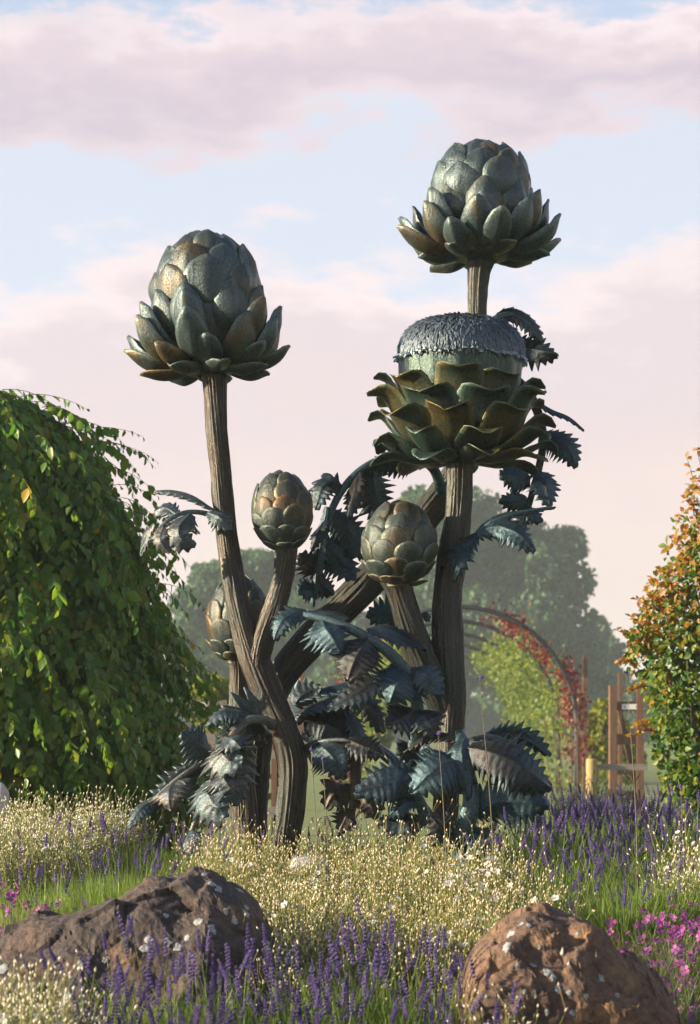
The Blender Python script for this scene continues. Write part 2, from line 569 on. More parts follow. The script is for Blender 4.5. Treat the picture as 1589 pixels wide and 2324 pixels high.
def bract_mesh(curve, hw, cup=0.55, thick=7.0, n=13, k=4, wtab=None, wob=0.0, seed=0.0, crease=0.10):
    """curve: (r, z) outline of one bract in picture units; returns a thick shell in local axes (x outward, y sideways, z along the axis)"""
    wtab = wtab or [(0, .6), (.2, .82), (.45, 1.0), (.66, .97), (.82, .80), (.92, .56), (.975, .34), (1, .14)]
    wx = [a for a, b in wtab]
    wy = [b for a, b in wtab]
    C = catmull(curve, n)
    nc = 2 * k + 1
    top, bot = [], []
    for i, (r_, z) in enumerate(C):
        u = i / (n - 1)
        a = C[min(i + 1, n - 1)]
        b = C[max(i - 1, 0)]
        tr, tz = a[0] - b[0], a[1] - b[1]
        l = math.hypot(tr, tz) or 1
        nr, nz = tz / l, -tr / l            # outward normal of the outline
        w = hw * float(np.interp(u, wx, wy))
        th = thick * (0.55 + 0.6 * (1 - u) + 0.25 * math.sin(math.pi * u))
        for c in np.linspace(-1, 1, nc):
            inw = cup * w * c * c - crease * w * max(0, 1 - abs(c) * 3.0) * math.sin(math.pi * u)
            wb = wob * hw * noise.noise(Vector((u * 2.3 + seed, c * 1.3, seed * 1.7)))
            rim = 1 - 0.75 * max(0, abs(c) - 0.7) / 0.3
            o = Vector((r_ - (inw - wb) * nr, c * w, z - (inw - wb) * nz))
            top.append(o)
            bot.append(o - Vector((nr, 0, nz)) * th * (0.35 + 0.65 * rim))
    V = top + bot
    N = len(top)
    fs = []
    for i in range(n - 1):
        for j in range(nc - 1):
            q = (i * nc + j, i * nc + j + 1, (i + 1) * nc + j + 1, (i + 1) * nc + j)
            fs.append(q)
            fs.append(tuple(N + x for x in reversed(q)))
        for j in (0, nc - 1):
            q = (i * nc + j, (i + 1) * nc + j, N + (i + 1) * nc + j, N + i * nc + j)
            fs.append(q if j == 0 else q[::-1])
    for i in (0, n - 1):
        for j in range(nc - 1):
            q = (i * nc + j, N + i * nc + j, N + i * nc + j + 1, i * nc + j + 1)
            fs.append(q if i == 0 else q[::-1])
    return V, fs


def head_frame(x, y, dd, tilt_deg, yaw=0.0, lean=0.0, d0=8.9):
    d = d0 + dd
    s = d / F
    ax = Matrix.Rotation(R(tilt_deg), 3, 'Y') @ Matrix.Rotation(R(lean), 3, 'X') @ Matrix.Rotation(R(yaw), 3, 'Z')
    return P(x, y, d), ax, s


def core_mesh(outline, fr, seg=40):
    o, ax, s = fr
    C = catmull(outline, 24)
    vs, fs = [], []
    for r_, z in C:
        for k in range(seg):
            t = 2 * math.pi * k / seg
            vs.append(o + ax @ (Vector((max(r_, 0.3) * math.cos(t), max(r_, 0.3) * math.sin(t), z)) * s))
    for i in range(len(C) - 1):
        for k in range(seg):
            k2 = (k + 1) % seg
            fs.append((i * seg + k, i * seg + k2, (i + 1) * seg + k2, (i + 1) * seg + k))
    fs.append(tuple((len(C) - 1) * seg + k for k in range(seg)))
    m = MB()
    m.add(vs, fs)
    return m


def put_bracts(parent, fr, rows, mat, wtab=None, cup=0.55, thick=7.0, wob=0.10, jit=1.0, rs=3, crease=0.10):
    o, ax, s = fr
    rd = random.Random(rs)
    cup0 = cup
    for (cnt, ph, curve, hw) in rows:
        cup = min(cup0, 0.27) if len(curve) == 5 and cup0 > .5 else cup0      # scales pressed against the head
        for i in range(cnt):
            th = R(ph) + 2 * math.pi * (i + rd.uniform(-.13, .13) * jit) / cnt
            f = 1 + rd.uniform(-.08, .08) * jit
            dz = rd.uniform(-7, 7) * jit
            c0 = curve[0]
            spread = rd.uniform(-.05, .07) * jit
            cv = []
            for q, (r_, z) in enumerate(curve):
                u = q / (len(curve) - 1)
                cv.append((c0[0] + (r_ - c0[0]) * (1 + spread * u * 2), c0[1] + (z - c0[1]) * (1 + (f - 1) * u) + dz * u))
            V, fs = bract_mesh(cv, hw * (1 + rd.uniform(-.1, .1) * jit), cup * (1 + rd.uniform(-.2, .2)), thick, wtab=wtab, wob=wob, seed=rd.uniform(0, 50), crease=crease)
            rot = Matrix.Rotation(th, 3, 'Z')
            tw = Matrix.Rotation(R(rd.uniform(-6, 6) * jit), 3, 'X')
            m = MB()
            m.add([o + ax @ (rot @ (Vector(v) * s)) for v in V], fs)
            m.build('bract', mat, parent, smooth=True)


def ellip_row(Rr, Rz, zc, a0, a1, o0=0.02, o1=0.10, n=5):
    out = []
    for i in range(n):
        u = i / (n - 1)
        a = R(a0 + (a1 - a0) * u)
        off = 1 + o0 + (o1 - o0) * u
        out.append((Rr * math.cos(a) * off, zc + Rz * math.sin(a) * off))
    return out


def lobe_mesh(sp, hw, teeth=7, normal=(0, -1, 0.25), cup=0.35, tooth=0.72, thick=0.006, seed=0.0, tip=0.12, base=0.55, curl=0.0):
    """one toothed blade of a leaf along the 3-D spine sp; hw in metres"""
    per = 6
    n = teeth * per + 1
    S = [Vector(q) for q in catmull([tuple(q) for q in sp], n)]
    L = sum((S[i + 1] - S[i]).length for i in range(n - 1))
    cols = (-1, -.66, -.36, -.06, 0, .06, .36, .66, 1)
    nc = len(cols)
    top, nrm = [], []
    n0 = Vector(normal).normalized()
    for i, p in enumerate(S):
        u = i / (n - 1)
        t = (S[min(i + 1, n - 1)] - S[max(i - 1, 0)]).normalized()
        sd = t.cross(n0)
        if sd.length < 1e-4:
            sd = t.cross(Vector((1, 0, 0)))
        sd.normalize()
        nn = sd.cross(t).normalized()
        w = hw * max(base * (1 - u) ** 1.5, 1.12 * math.sin(math.pi * min(1, (u * 0.90 + 0.09))) ** 0.8)
        for c in cols:
            side = 0.45 if c > 0 else 0.0
            q = u * teeth + side + 0.12 * noise.noise(Vector((seed, side, u * 3)))
            ph = q % 1.0
            saw = ph / .82 if ph < .82 else (1 - ph) / .18
            big = 0.85 + 0.5 * noise.noise(Vector((seed + 4, math.floor(q) * 1.31, side)))
            e = max(0, (abs(c) - .62) / .38)
            ww = w * (1 + tooth * e * (saw * big - .55))
            fwd = t * (L / teeth * 0.50 * saw * e * (1 - 0.6 * u))
            vein = 0.022 * hw * math.sin(2 * math.pi * q) * min(1, abs(c) * 1.6)
            wv = 0.26 * hw * noise.noise(Vector((u * 1.9, c * 0.9 + seed, seed * 0.7)))
            z = -cup * w * abs(c) ** 1.6 + vein + wv + (0.06 * hw if c == 0 else 0) - 0.08 * hw * e * saw
            top.append(p + sd * (c * ww) + fwd + nn * z)
            nrm.append(nn)
    m = MB()
    N = len(top)
    bot = [q - k * thick for q, k in zip(top, nrm)]
    fs = []
    for i in range(n - 1):
        for j in range(nc - 1):
            q = (i * nc + j, i * nc + j + 1, (i + 1) * nc + j + 1, (i + 1) * nc + j)
            fs.append(q[::-1])
            fs.append(tuple(N + x for x in q))
        for j in (0, nc - 1):
            q = (i * nc + j, (i + 1) * nc + j, N + (i + 1) * nc + j, N + i * nc + j)
            fs.append(q[::-1] if j == 0 else q)
    for i in (0, n - 1):
        for j in range(nc - 1):
            q = (i * nc + j, N + i * nc + j, N + i * nc + j + 1, i * nc + j + 1)
            fs.append(q[::-1] if i == 0 else q)
    m.add(top + bot, fs)
    return m


LEAF_N = [0]


def make_leaf(parent, mid, lobes, d0=8.9, mat=None, rib=7, grow=1.0):
    """mid: midrib (x, y, extra depth[, half width]); lobes: (spine [(x,y,dd)..], half width, teeth, normal, cup)"""
    mat = mat or M_LEAF
    pts = [tuple(P(q[0], q[1], d0 + q[2])) + ((q[3] if len(q) > 3 else rib),) for q in mid]
    S = catmull(pts, max(16, len(pts) * 7))
    m = MB()
    n = len(S)
    vs, fs = [], []
    seg = 10
    for i, q in enumerate(S):
        p = Vector(q[:3])
        t = (Vector(S[min(i + 1, n - 1)][:3]) - Vector(S[max(i - 1, 0)][:3])).normalized()
        a = t.cross(Vector((0, 1, 0)))
        if a.length < 1e-3:
            a = Vector((1, 0, 0))
        a.normalize()
        b = t.cross(a)
        u = i / (n - 1)
        r_ = q[3] * d0 / F * (1 - 0.55 * u)
        for k in range(seg):
            th = 2 * math.pi * k / seg
            g = 1 + 0.16 * noise.noise(Vector((math.cos(th) * 2, math.sin(th) * 2, u * 5 + LEAF_N[0])))
            vs.append(p + a * (math.cos(th) * r_ * g) + b * (math.sin(th) * r_ * 0.55 * g))
    for i in range(n - 1):
        for k in range(seg):
            k2 = (k + 1) % seg
            fs.append((i * seg + k, i * seg + k2, (i + 1) * seg + k2, (i + 1) * seg + k))
    fs.append(tuple(range(seg - 1, -1, -1)))
    fs.append(tuple((n - 1) * seg + k for k in range(seg)))
    m.add(vs, fs)
    leaf = m.build('leaf', mat, parent, smooth=True)
    for lb in lobes:
        sp, hw = lb[0], lb[1]
        teeth = lb[2] if len(lb) > 2 else 6
        nrm = lb[3] if len(lb) > 3 else (0, -1, 0.35)
        cup = lb[4] if len(lb) > 4 else 0.35
        LEAF_N[0] += 1
        lm = lobe_mesh([P(q[0], q[1], d0 + q[2]) for q in sp], hw * 1.0 * grow * d0 / F, int(teeth * 1.25 + .5), nrm, cup * .65, seed=LEAF_N[0] * 1.37)
        lm.build('lobe', mat, leaf, smooth=True)
    return leaf


def empty(name, loc, label, cat, group=None):
    o = bpy.data.objects.new(name, None)
    COL.objects.link(o)
    o.empty_display_size = 0.1
    tag(o, label, cat, group)
    BASE[o.name] = Vector(loc)
    return o


BASE = {}


def seat(o):
    """move an Empty to the base of its thing; its parts were built in place"""
    loc = BASE[o.name]
    o.location = loc
    for c in o.children:
        c.matrix_parent_inverse = Matrix.Translation(-loc)


GRP = 'bronze artichoke sculptures in the flower bed'

# ---- A: the tall artichoke on the left with a bud on a side branch
A = empty('artichoke_sculpture', (P(645, 1900, 8.9).x, 8.9, ground(0, 8.9)), 'left bronze artichoke with spread lower bracts and a small bud branching off its stem', 'sculpture', GRP)
mA = stem_mesh('stem', [(478, 822, 41, 0), (484, 850, 35, 0), (488, 900, 30, 0), (493, 980, 29, 0), (500, 1060, 28, 0), (507, 1140, 28, 0), (518, 1240, 29, 0),
                        (534, 1340, 31, -.02), (556, 1430, 35, -.03), (582, 1510, 41, -.04), (612, 1585, 39, -.05), (645, 1660, 40, -.06), (664, 1735, 40, -.06),
                        (658, 1830, 38, -.05), (647, 1925, 38, -.03), (640, 2080, 40, -.02)], seed=1.3)
stA = mA.build('stem', M_STEM, A, smooth=True)
mb = stem_mesh('branch', [(648, 1228, 32, -.06), (649, 1262, 29, -.06), (641, 1315, 28, -.06), (622, 1385, 31, -.06), (598, 1450, 31, -.06), (585, 1510, 30, -.05), (592, 1570, 22, -.04)], seed=5.1)
mb.build('branch', M_STEM, A, smooth=True)
frA = head_frame(477, 838, 0, -3, 12)
hA = core_mesh([(30, -16), (70, -2), (100, 60), (115, 130), (112, 190), (90, 246), (54, 288), (20, 299), (0, 301)], frA).build('flower_head', M_HEAD, A, smooth=True)
ART_ROWS = [
    (7, 14, [(30, -6), (92, -22), (152, -10)], 32),
    (8, 40, [(36, -2), (112, -4), (154, 14), (182, 46)], 36),
    (8, 18, [(50, 4), (128, 12), (166, 48), (182, 104)], 38),
    (7, 44, [(70, 10), (132, 44), (162, 86), (172, 142)], 38),
    (8, 17, [(95, 46), (130, 88), (136, 130), (130, 174)], 44),
    (8, 40, ellip_row(115, 142, 158, -12, 28, .03, .13), 50),
    (8, 17, ellip_row(115, 142, 158, 4, 42, .02, .12), 48),
    (7, 42, ellip_row(115, 142, 158, 18, 54, .02, .11), 46),
    (7, 14, ellip_row(115, 142, 158, 32, 66, .01, .10), 40),
    (6, 38, ellip_row(115, 142, 158, 46, 78, .01, .08), 34),
    (5, 8, ellip_row(115, 142, 158, 60, 88, .0, .05), 26),
]
put_bracts(hA, frA, ART_ROWS, M_HEAD, rs=4)

BUD_W = [(0, .62), (.25, .85), (.5, 1.0), (.72, .95), (.88, .72), (.96, .45), (1, .22)]


def bud_rows(Rr, Rz, hwk=1.0, ph=0):
    zc = Rz * 0.98
    return zc, [
        (6, ph + 10, ellip_row(Rr, Rz, zc, -80, -46, .03, .16), 25 * hwk),
        (8, ph + 35, ellip_row(Rr, Rz, zc, -64, -22, .03, .13), 30 * hwk),
        (8, ph + 12, ellip_row(Rr, Rz, zc, -42, 2, .02, .12), 31 * hwk),
        (8, ph + 36, ellip_row(Rr, Rz, zc, -20, 24, .02, .11), 31 * hwk),
        (7, ph + 8, ellip_row(Rr, Rz, zc, 0, 44, .015, .10), 32 * hwk),
        (6, ph + 34, ellip_row(Rr, Rz, zc, 20, 62, .01, .09), 29 * hwk),
        (5, ph + 4, ellip_row(Rr, Rz, zc, 40, 77, .0, .07), 25 * hwk),
        (4, ph + 30, ellip_row(Rr, Rz, zc, 58, 88, -.01, .05), 19 * hwk),
    ]


def make_bud(parent, x, ytop, ybase, rr, dd, tilt=0, yaw=0, rs=5, lean=0):
    Rz = (ybase - ytop) / 2.05
    zc, rows = bud_rows(rr, Rz, rr / 73.0)
    fr = head_frame(x, ybase, dd, tilt, yaw, lean)
    c = core_mesh([(rr * .34, -8)] + [(rr * math.cos(R(a)) * 0.99, zc + Rz * math.sin(R(a)) * 0.99) for a in (-68, -45, -22, 0, 22, 45, 66, 80, 89.5)], fr).build('bud', M_BUD, parent, smooth=True)
    put_bracts(c, fr, rows, M_BUD, wtab=BUD_W, cup=0.26, thick=5.0, wob=0.06, rs=rs, crease=0.05)
    return c


make_bud(A, 645, 1070, 1246, 65, -.06, -3, 20, 6)

# ---- B: the opened bloom with its own bud
B = empty('artichoke_sculpture', (P(1010, 1900, 9.0).x, 9.0, ground(.4, 9.0)), 'blooming bronze artichoke with a fuzzy dome, curling bracts and a bud beside its stem', 'sculpture', GRP)
stem_mesh('stem', [(1040, 1035, 44, .1), (1040, 1062, 36, .1), (1040, 1110, 33, .1), (1036, 1180, 34, .1), (1024, 1260, 38, .1), (1013, 1350, 38, .1), (1014, 1450, 39, .1),
                   (1021, 1560, 38, .1), (1021, 1660, 36, .1), (1013, 1780, 34, .1), (1004, 1900, 34, .1), (1000, 2060, 36, .1)], seed=9.4).build('stem', M_STEM, B, smooth=True)
stem_mesh('branch', [(898, 1308, 40, .02), (908, 1340, 33, .02), (924, 1395, 36, .04), (946, 1460, 40, .06), (972, 1520, 40, .08), (1000, 1590, 36, .1), (1016, 1650, 28, .12)], seed=14.2).build('branch', M_STEM, B, smooth=True)
make_bud(B, 903, 1138, 1320, 79, .0, 2, 5, 9)
frB = head_frame(1040, 1046, .1, 1, 10)
hB = core_mesh([(34, -10), (70, 6), (100, 50), (120, 110), (131, 170), (134, 215), (132, 232)], frB).build('flower_head', M_BLOOM, B, smooth=True)
BLOOM_W = [(0, .55), (.25, .85), (.5, 1.0), (.72, 1.0), (.86, .88), (.94, .62), (1, .16)]
put_bracts(hB, frB, [(13, 5, [(112, 100), (130, 160), (137, 228)], 36)], M_BLOOM, wtab=BUD_W, cup=0.25, thick=4, wob=.05, rs=2)
put_bracts(hB, frB, [
    (7, 20, [(36, -6), (90, -10), (144, 0), (190, -16)], 38),
    (8, 2, [(50, 0), (105, 2), (156, 24), (184, 40), (208, 28)], 46),
    (8, 27, [(70, 12), (128, 34), (158, 66), (178, 86), (206, 80)], 54),
    (8, 4, [(90, 34), (136, 70), (154, 106), (172, 128), (198, 128)], 58),
    (8, 26, [(106, 64), (138, 106), (150, 142), (164, 164), (186, 166)], 54),
], M_BLOOM, wtab=BLOOM_W, cup=0.30, thick=3.6, wob=.10, rs=8, crease=0.04)
# dome of florets
o_, ax_, s_ = frB
dome_out = [(138, 226), (139, 238), (134, 262), (120, 284), (94, 301), (56, 312), (20, 316), (0, 317)]
dm = core_mesh(dome_out, frB, 48).build('floret_dome', M_DOME, hB, smooth=True)
NF = 4200
th = rng.uniform(0, 2 * np.pi, NF)
uu = rng.uniform(0, 1, NF) ** 0.62
prof = np.array(catmull(dome_out[::-1], 60))
pr = np.interp(uu, np.linspace(0, 1, 60), prof[:, 0]) - 1
pz = np.interp(uu, np.linspace(0, 1, 60), prof[:, 1]) + 1
d1 = np.gradient(prof, axis=0)
d1 /= np.linalg.norm(d1, axis=1, keepdims=True)
tr = np.interp(uu, np.linspace(0, 1, 60), d1[:, 0])
tz = np.interp(uu, np.linspace(0, 1, 60), d1[:, 1])
lift = rng.uniform(0.02, 0.13, NF)
dr, dzv = tr + lift * (-tz), tz + lift * tr
ct, st = np.cos(th), np.sin(th)
axis_v = np.stack([dr * ct, dr * st, dzv], 1) + rng.normal(0, .10, (NF, 3))
norm_v = np.stack([-tz * ct, -tz * st, tr], 1)
posl = np.stack([pr * ct, pr * st, pz], 1)
Fm = frames(axis_v, norm_v + rng.normal(0, .2, (NF, 3)))
ln = rng.uniform(13, 22, NF)
Fm = Fm * np.stack([rng.uniform(1.2, 2.0, NF), ln, np.ones(NF)], 1)[:, None, :]
fv = [(-1.6, 0, 0), (1.6, 0, 0), (0, 0, 1.7), (-1.3, .6, .8), (1.3, .6, .8), (0, .6, 2.4), (0, 1, 1.2)]
ft = [(0, 3, 5), (0, 5, 2), (2, 5, 4), (2, 4, 1), (3, 6, 5), (5, 6, 4)]
fV, fT = scatter(fv, ft, Fm, posl)
AX = np.array(ax_) * s_
fV = fV @ AX.T + np.array(o_)
link('florets', mesh_arrays('florets', fV, fT, [M_DOME]), dm, kind='stuff')
# ragged lip of small scales below the dome
lip = MB()
for i in range(90):
    t = 2 * math.pi * i / 90 + random.uniform(-.03, .03)
    r0, z0 = 131, 226 + random.uniform(-3, 3)
    r1, z1 = 146 + random.uniform(-3, 7), 221 + random.uniform(-6, 4)
    w = random.uniform(5, 9)
    e = Vector((math.cos(t), math.sin(t), 0))
    f = Vector((-math.sin(t), math.cos(t), 0))
    q = [e * r0 + f * w + Vector((0, 0, z0)), e * r0 - f * w + Vector((0, 0, z0)), e * r1 - f * w * .5 + Vector((0, 0, z1)), e * r1 + f * w * .5 + Vector((0, 0, z1)),
         e * (r0 + 3) + Vector((0, 0, z0 + 6)), e * r1 + Vector((0, 0, z1 + 4))]
    lip.add([o_ + ax_ @ (v * s_) for v in q], [(0, 4, 5, 3), (4, 1, 2, 5), (0, 3, 2, 1), (3, 5, 2), (0, 1, 4)])
lip.build('scale_rim', M_DOME, hB)

# ---- C: the tallest artichoke, its stem slanting up from the left
C = empty('artichoke_sculpture', (P(572, 1900, 9.35).x, 9.35, ground(-.4, 9.3)), 'tallest bronze artichoke, its thick stem slanting up from lower left to upper right', 'sculpture', GRP)
stem_mesh('stem', [(1093, 560, 50, .45), (1091, 585, 40, .45), (1086, 625, 29, .45), (1083, 690, 25, .45), (1084, 760, 26, .45), (1082, 850, 28, .47), (1072, 950, 31, .5), (1046, 1050, 35, .5),
                   (1000, 1128, 38, .5), (925, 1222, 41, .48), (845, 1310, 43, .46), (760, 1395, 43, .45), (690, 1470, 43, .45), (632, 1548, 42, .45), (594, 1640, 40, .45), (580, 1760, 36, .45), (576, 1900, 36, .45), (575, 2060, 38, .45)],
          seed=21.7).build('stem', M_STEM, C, smooth=True)
frC = head_frame(1094, 580, .45, -1, 30)
hC = core_mesh([(34, -14), (70, -2), (96, 50), (106, 110), (102, 160), (84, 206), (52, 240), (20, 250), (0, 252)], frC).build('flower_head', M_HEAD, C, smooth=True)
TOP_ROWS = [
    (7, 6, [(30, -4), (92, -16), (156, -4)], 30),
    (8, 30, [(36, 0), (110, -4), (154, 16), (182, 54)], 34),
    (8, 8, [(50, 6), (122, 14), (162, 46), (180, 98)], 38),
    (7, 33, [(68, 10), (124, 36), (150, 70), (154, 122)], 38),
    (8, 12, [(92, 44), (120, 74), (124, 108), (116, 150)], 42),
    (8, 34, ellip_row(108, 119, 132, -12, 28, .03, .13), 46),
    (8, 11, ellip_row(108, 119, 132, 4, 42, .02, .12), 44),
    (7, 36, ellip_row(108, 119, 132, 18, 54, .02, .11), 42),
    (7, 8, ellip_row(108, 119, 132, 32, 66, .01, .10), 38),
    (6, 32, ellip_row(108, 119, 132, 46, 78, .01, .08), 32),
    (5, 5, ellip_row(108, 119, 132, 60, 88, .0, .05), 24),
]
put_bracts(hC, frC, TOP_ROWS, M_HEAD, rs=12)

# ---- D: the half hidden bud behind the left stem
D = empty('artichoke_sculpture', (P(552, 1900, 9.25).x, 9.25, ground(-.45, 9.25)), 'closed bronze artichoke bud half hidden behind the left stem, on a straight stem', 'sculpture', GRP)
stem_mesh('stem', [(540, 1485, 34, .3), (543, 1520, 27, .3), (545, 1590, 27, .3), (548, 1700, 30, .3), (554, 1820, 33, .3), (556, 1920, 34, .3), (558, 2060, 36, .3)], seed=31.1).build('stem', M_STEM, D, smooth=True)
make_bud(D, 538, 1308, 1498, 67, .3, 2, 0, 15)

# ---- the big toothed leaves
FR = (0, -1, 0.3)
UP = (0, -.25, 1)
LT = (-1, -.6, .3)
RT = (1, -.8, .3)
# small leaf on the left stem
make_leaf(A, [(503, 1178, -.02), (455, 1163, -.10), (410, 1166, -.14), (368, 1192, -.16), (336, 1228, -.14), (319, 1256, -.1)], [
    ([(488, 1158, -.05), (440, 1128, -.02), (395, 1116, .02), (350, 1116, .05)], 17, 6, (0.15, -.25, 1)),
    ([(472, 1162, -.12), (500, 1176, -.16), (526, 1202, -.16)], 23, 5, (0.2, -1, .5)),
    ([(432, 1166, -.14), (408, 1196, -.2), (412, 1222, -.22), (444, 1240, -.2)], 36, 6, (-.3, -1, .3)),
    ([(400, 1166, -.14), (372, 1150, -.1), (348, 1168, -.06)], 26, 5, (-.4, -.7, .8)),
    ([(372, 1190, -.16), (362, 1222, -.2), (384, 1256, -.2)], 21, 5, (-.5, -1, .3)),
    ([(350, 1190, -.16), (330, 1215, -.14), (318, 1262, -.1)], 17, 5, (-.8, -.8, .3)),
], rib=7, mat=M_LEAF_SUNLIT)
# leaf to the right of the bloom stem
make_leaf(B, [(1040, 1236, .06), (1075, 1215, 0), (1110, 1186, -.02), (1170, 1164, .0), (1246, 1150, .02)], [
    ([(1068, 1218, 0), (1110, 1178, .04), (1170, 1160, .08), (1252, 1149, .12)], 20, 8, (.1, -.2, 1)),
    ([(1080, 1206, -.02), (1130, 1192, -.06), (1170, 1208, -.1), (1208, 1250, -.1)], 34, 8, (.1, -1, .55)),
    ([(1080, 1210, -.02), (1046, 1244, -.08), (1036, 1278, -.12), (1026, 1318, -.1)], 25, 6, (-.3, -1, .4)),
], rib=7)
# leaf high up behind the bloom, on the tallest stem
make_leaf(C, [(1088, 760, .45), (1118, 726, .4), (1160, 714, .42), (1196, 736, .45), (1215, 770, .48)], [
    ([(1118, 726, .42), (1160, 710, .42), (1200, 730, .42), (1234, 776, .42)], 26, 7, (.1, -.9, .7)),
    ([(1150, 800, .5), (1180, 788, .46), (1220, 796, .44), (1266, 808, .42)], 36, 7, (0, -1, .2)),
    ([(1110, 725, .46), (1130, 745, .46), (1146, 780, .44)], 24, 5, (.6, -.8, .2)),
    ([(1078, 735, .47), (1055, 722, .5), (1030, 734, .52)], 20, 5, (-.2, -.5, 1)),
], rib=9)
# long leaf hanging right of the bloom
make_leaf(C, [(1090, 850, .5), (1150, 850, .5), (1205, 900, .45), (1232, 985, .4), (1224, 1060, .4), (1205, 1130, .4), (1182, 1218, .4)], [
    ([(1205, 900, .42), (1250, 930, .36), (1290, 948, .34), (1326, 976, .34)], 13, 7, (.1, -.3, 1)),
    ([(1226, 985, .38), (1268, 1000, .34), (1296, 1028, .32), (1308, 1062, .32)], 36, 7, (.3, -1, .2)),
    ([(1216, 1070, .38), (1236, 1092, .34), (1248, 1150, .32)], 34, 6, (.3, -1, .2)),
    ([(1206, 1095, .38), (1172, 1080, .34), (1134, 1078, .32)], 36, 6, (-.2, -1, .3)),
    ([(1196, 1135, .38), (1168, 1138, .34), (1134, 1136, .32)], 24, 5, (-.2, -1, -.1)),
    ([(1196, 1150, .38), (1212, 1168, .36), (1232, 1184, .36)], 20, 4, (.2, -1, .2)),
    ([(1200, 1130, .39), (1192, 1170, .38), (1180, 1220, .38)], 15, 6, (.3, -1, .1)),
], rib=14)
# great arching leaf left of the bloom stem
make_leaf(C, [(1004, 1120, .42), (982, 1062, .36), (930, 1034, .3), (860, 1046, .25), (800, 1084, .22), (756, 1150, .2), (730, 1240, .2), (716, 1310, .2), (710, 1376, .22)], [
    ([(975, 1050, .34), (930, 1044, .3), (880, 1052, .26), (842, 1066, .24)], 34, 8, (0, -1, -.4), .2),
    ([(850, 1052, .26), (846, 1090, .3), (856, 1135, .32), (878, 1180, .32)], 50, 8, (.5, -1, .1)),
    ([(812, 1072, .22), (806, 1110, .16), (796, 1145, .14), (790, 1178, .14)], 27, 6, (-.7, -1, .3)),
    ([(772, 1112, .2), (745, 1096, .18), (728, 1112, .16), (716, 1156, .14)], 30, 6, (-.6, -1, .5)),
    ([(756, 1168, .22), (782, 1196, .26), (806, 1226, .28), (836, 1270, .28)], 46, 8, (.4, -1, .15)),
    ([(734, 1230, .22), (764, 1262, .26), (784, 1284, .28), (806, 1316, .28)], 44, 7, (.4, -1, .1)),
    ([(738, 1180, .18), (722, 1205, .12), (706, 1250, .1)], 20, 6, (-.8, -1, .2)),
    ([(722, 1296, .2), (700, 1280, .16), (678, 1258, .14)], 30, 5, (-.3, -1, .2)),
    ([(714, 1340, .2), (696, 1338, .16), (676, 1342, .14)], 24, 4, (-.3, -1, .1)),
    ([(718, 1318, .22), (738, 1332, .24), (758, 1350, .26)], 26, 5, (.3, -1, .2)),
    ([(742, 1150, .19), (724, 1260, .17), (710, 1378, .2)], 16, 10, (-.3, -1, .1), .2),
], rib=13)
# leaf tip showing between the buds
make_leaf(B, [(945, 1400, .2), (900, 1398, .18), (858, 1394, .16)], [
    ([(925, 1402, .2), (890, 1396, .18), (866, 1390, .16), (834, 1386, .14)], 36, 6, (-.2, -1, .2)),
    ([(955, 1390, .2), (966, 1392, .2), (974, 1404, .2)], 12, 4, (.3, -1, .4)),
], rib=5)
# large leaf across the middle
make_leaf(B, [(915, 1760, -.05), (938, 1690, -.1), (948, 1610, -.15), (930, 1532, -.18), (886, 1476, -.2), (826, 1436, -.2), (760, 1406, -.18), (690, 1390, -.14), (640, 1400, -.1)], [
    ([(700, 1388, -.14), (668, 1388, -.16), (644, 1404, -.18), (628, 1446, -.18)], 27, 6, (-.4, -1, .6)),
    ([(736, 1396, -.16), (742, 1420, -.22), (758, 1444, -.24), (774, 1474, -.24)], 44, 7, (0, -1, .5)),
    ([(790, 1398, -.12), (740, 1384, -.06), (690, 1384, -.04)], 26, 7, (0, -.3, 1)),
    ([(838, 1440, -.2), (820, 1470, -.24), (806, 1496, -.26), (790, 1538, -.26)], 50, 7, (-.2, -1, .35)),
    ([(836, 1424, -.18), (880, 1424, -.16), (920, 1440, -.16), (966, 1466, -.16)], 27, 7, (.1, -.7, .9)),
    ([(920, 1500, -.18), (912, 1530, -.22), (898, 1556, -.24), (884, 1588, -.24)], 58, 7, (0, -1, .4)),
    ([(900, 1510, -.18), (850, 1540, -.22), (800, 1566, -.24), (742, 1602, -.24)], 30, 9, (-.1, -.9, .6)),
    ([(930, 1510, -.18), (960, 1522, -.22), (984, 1542, -.22), (1002, 1568, -.22)], 34, 6, (.3, -1, .4)),
    ([(944, 1602, -.15), (920, 1612, -.2), (900, 1622, -.22), (874, 1634, -.22)], 40, 6, (-.2, -1, .25)),
    ([(946, 1600, -.15), (962, 1616, -.2), (976, 1634, -.22), (982, 1662, -.22)], 36, 6, (.3, -1, .2)),
    ([(940, 1680, -.1), (922, 1690, -.12), (902, 1690, -.14)], 26, 4, (-.3, -1, .2)),
    ([(936, 1690, -.1), (954, 1690, -.12), (972, 1684, -.14)], 24, 4, (.3, -1, .2)),
], rib=17)
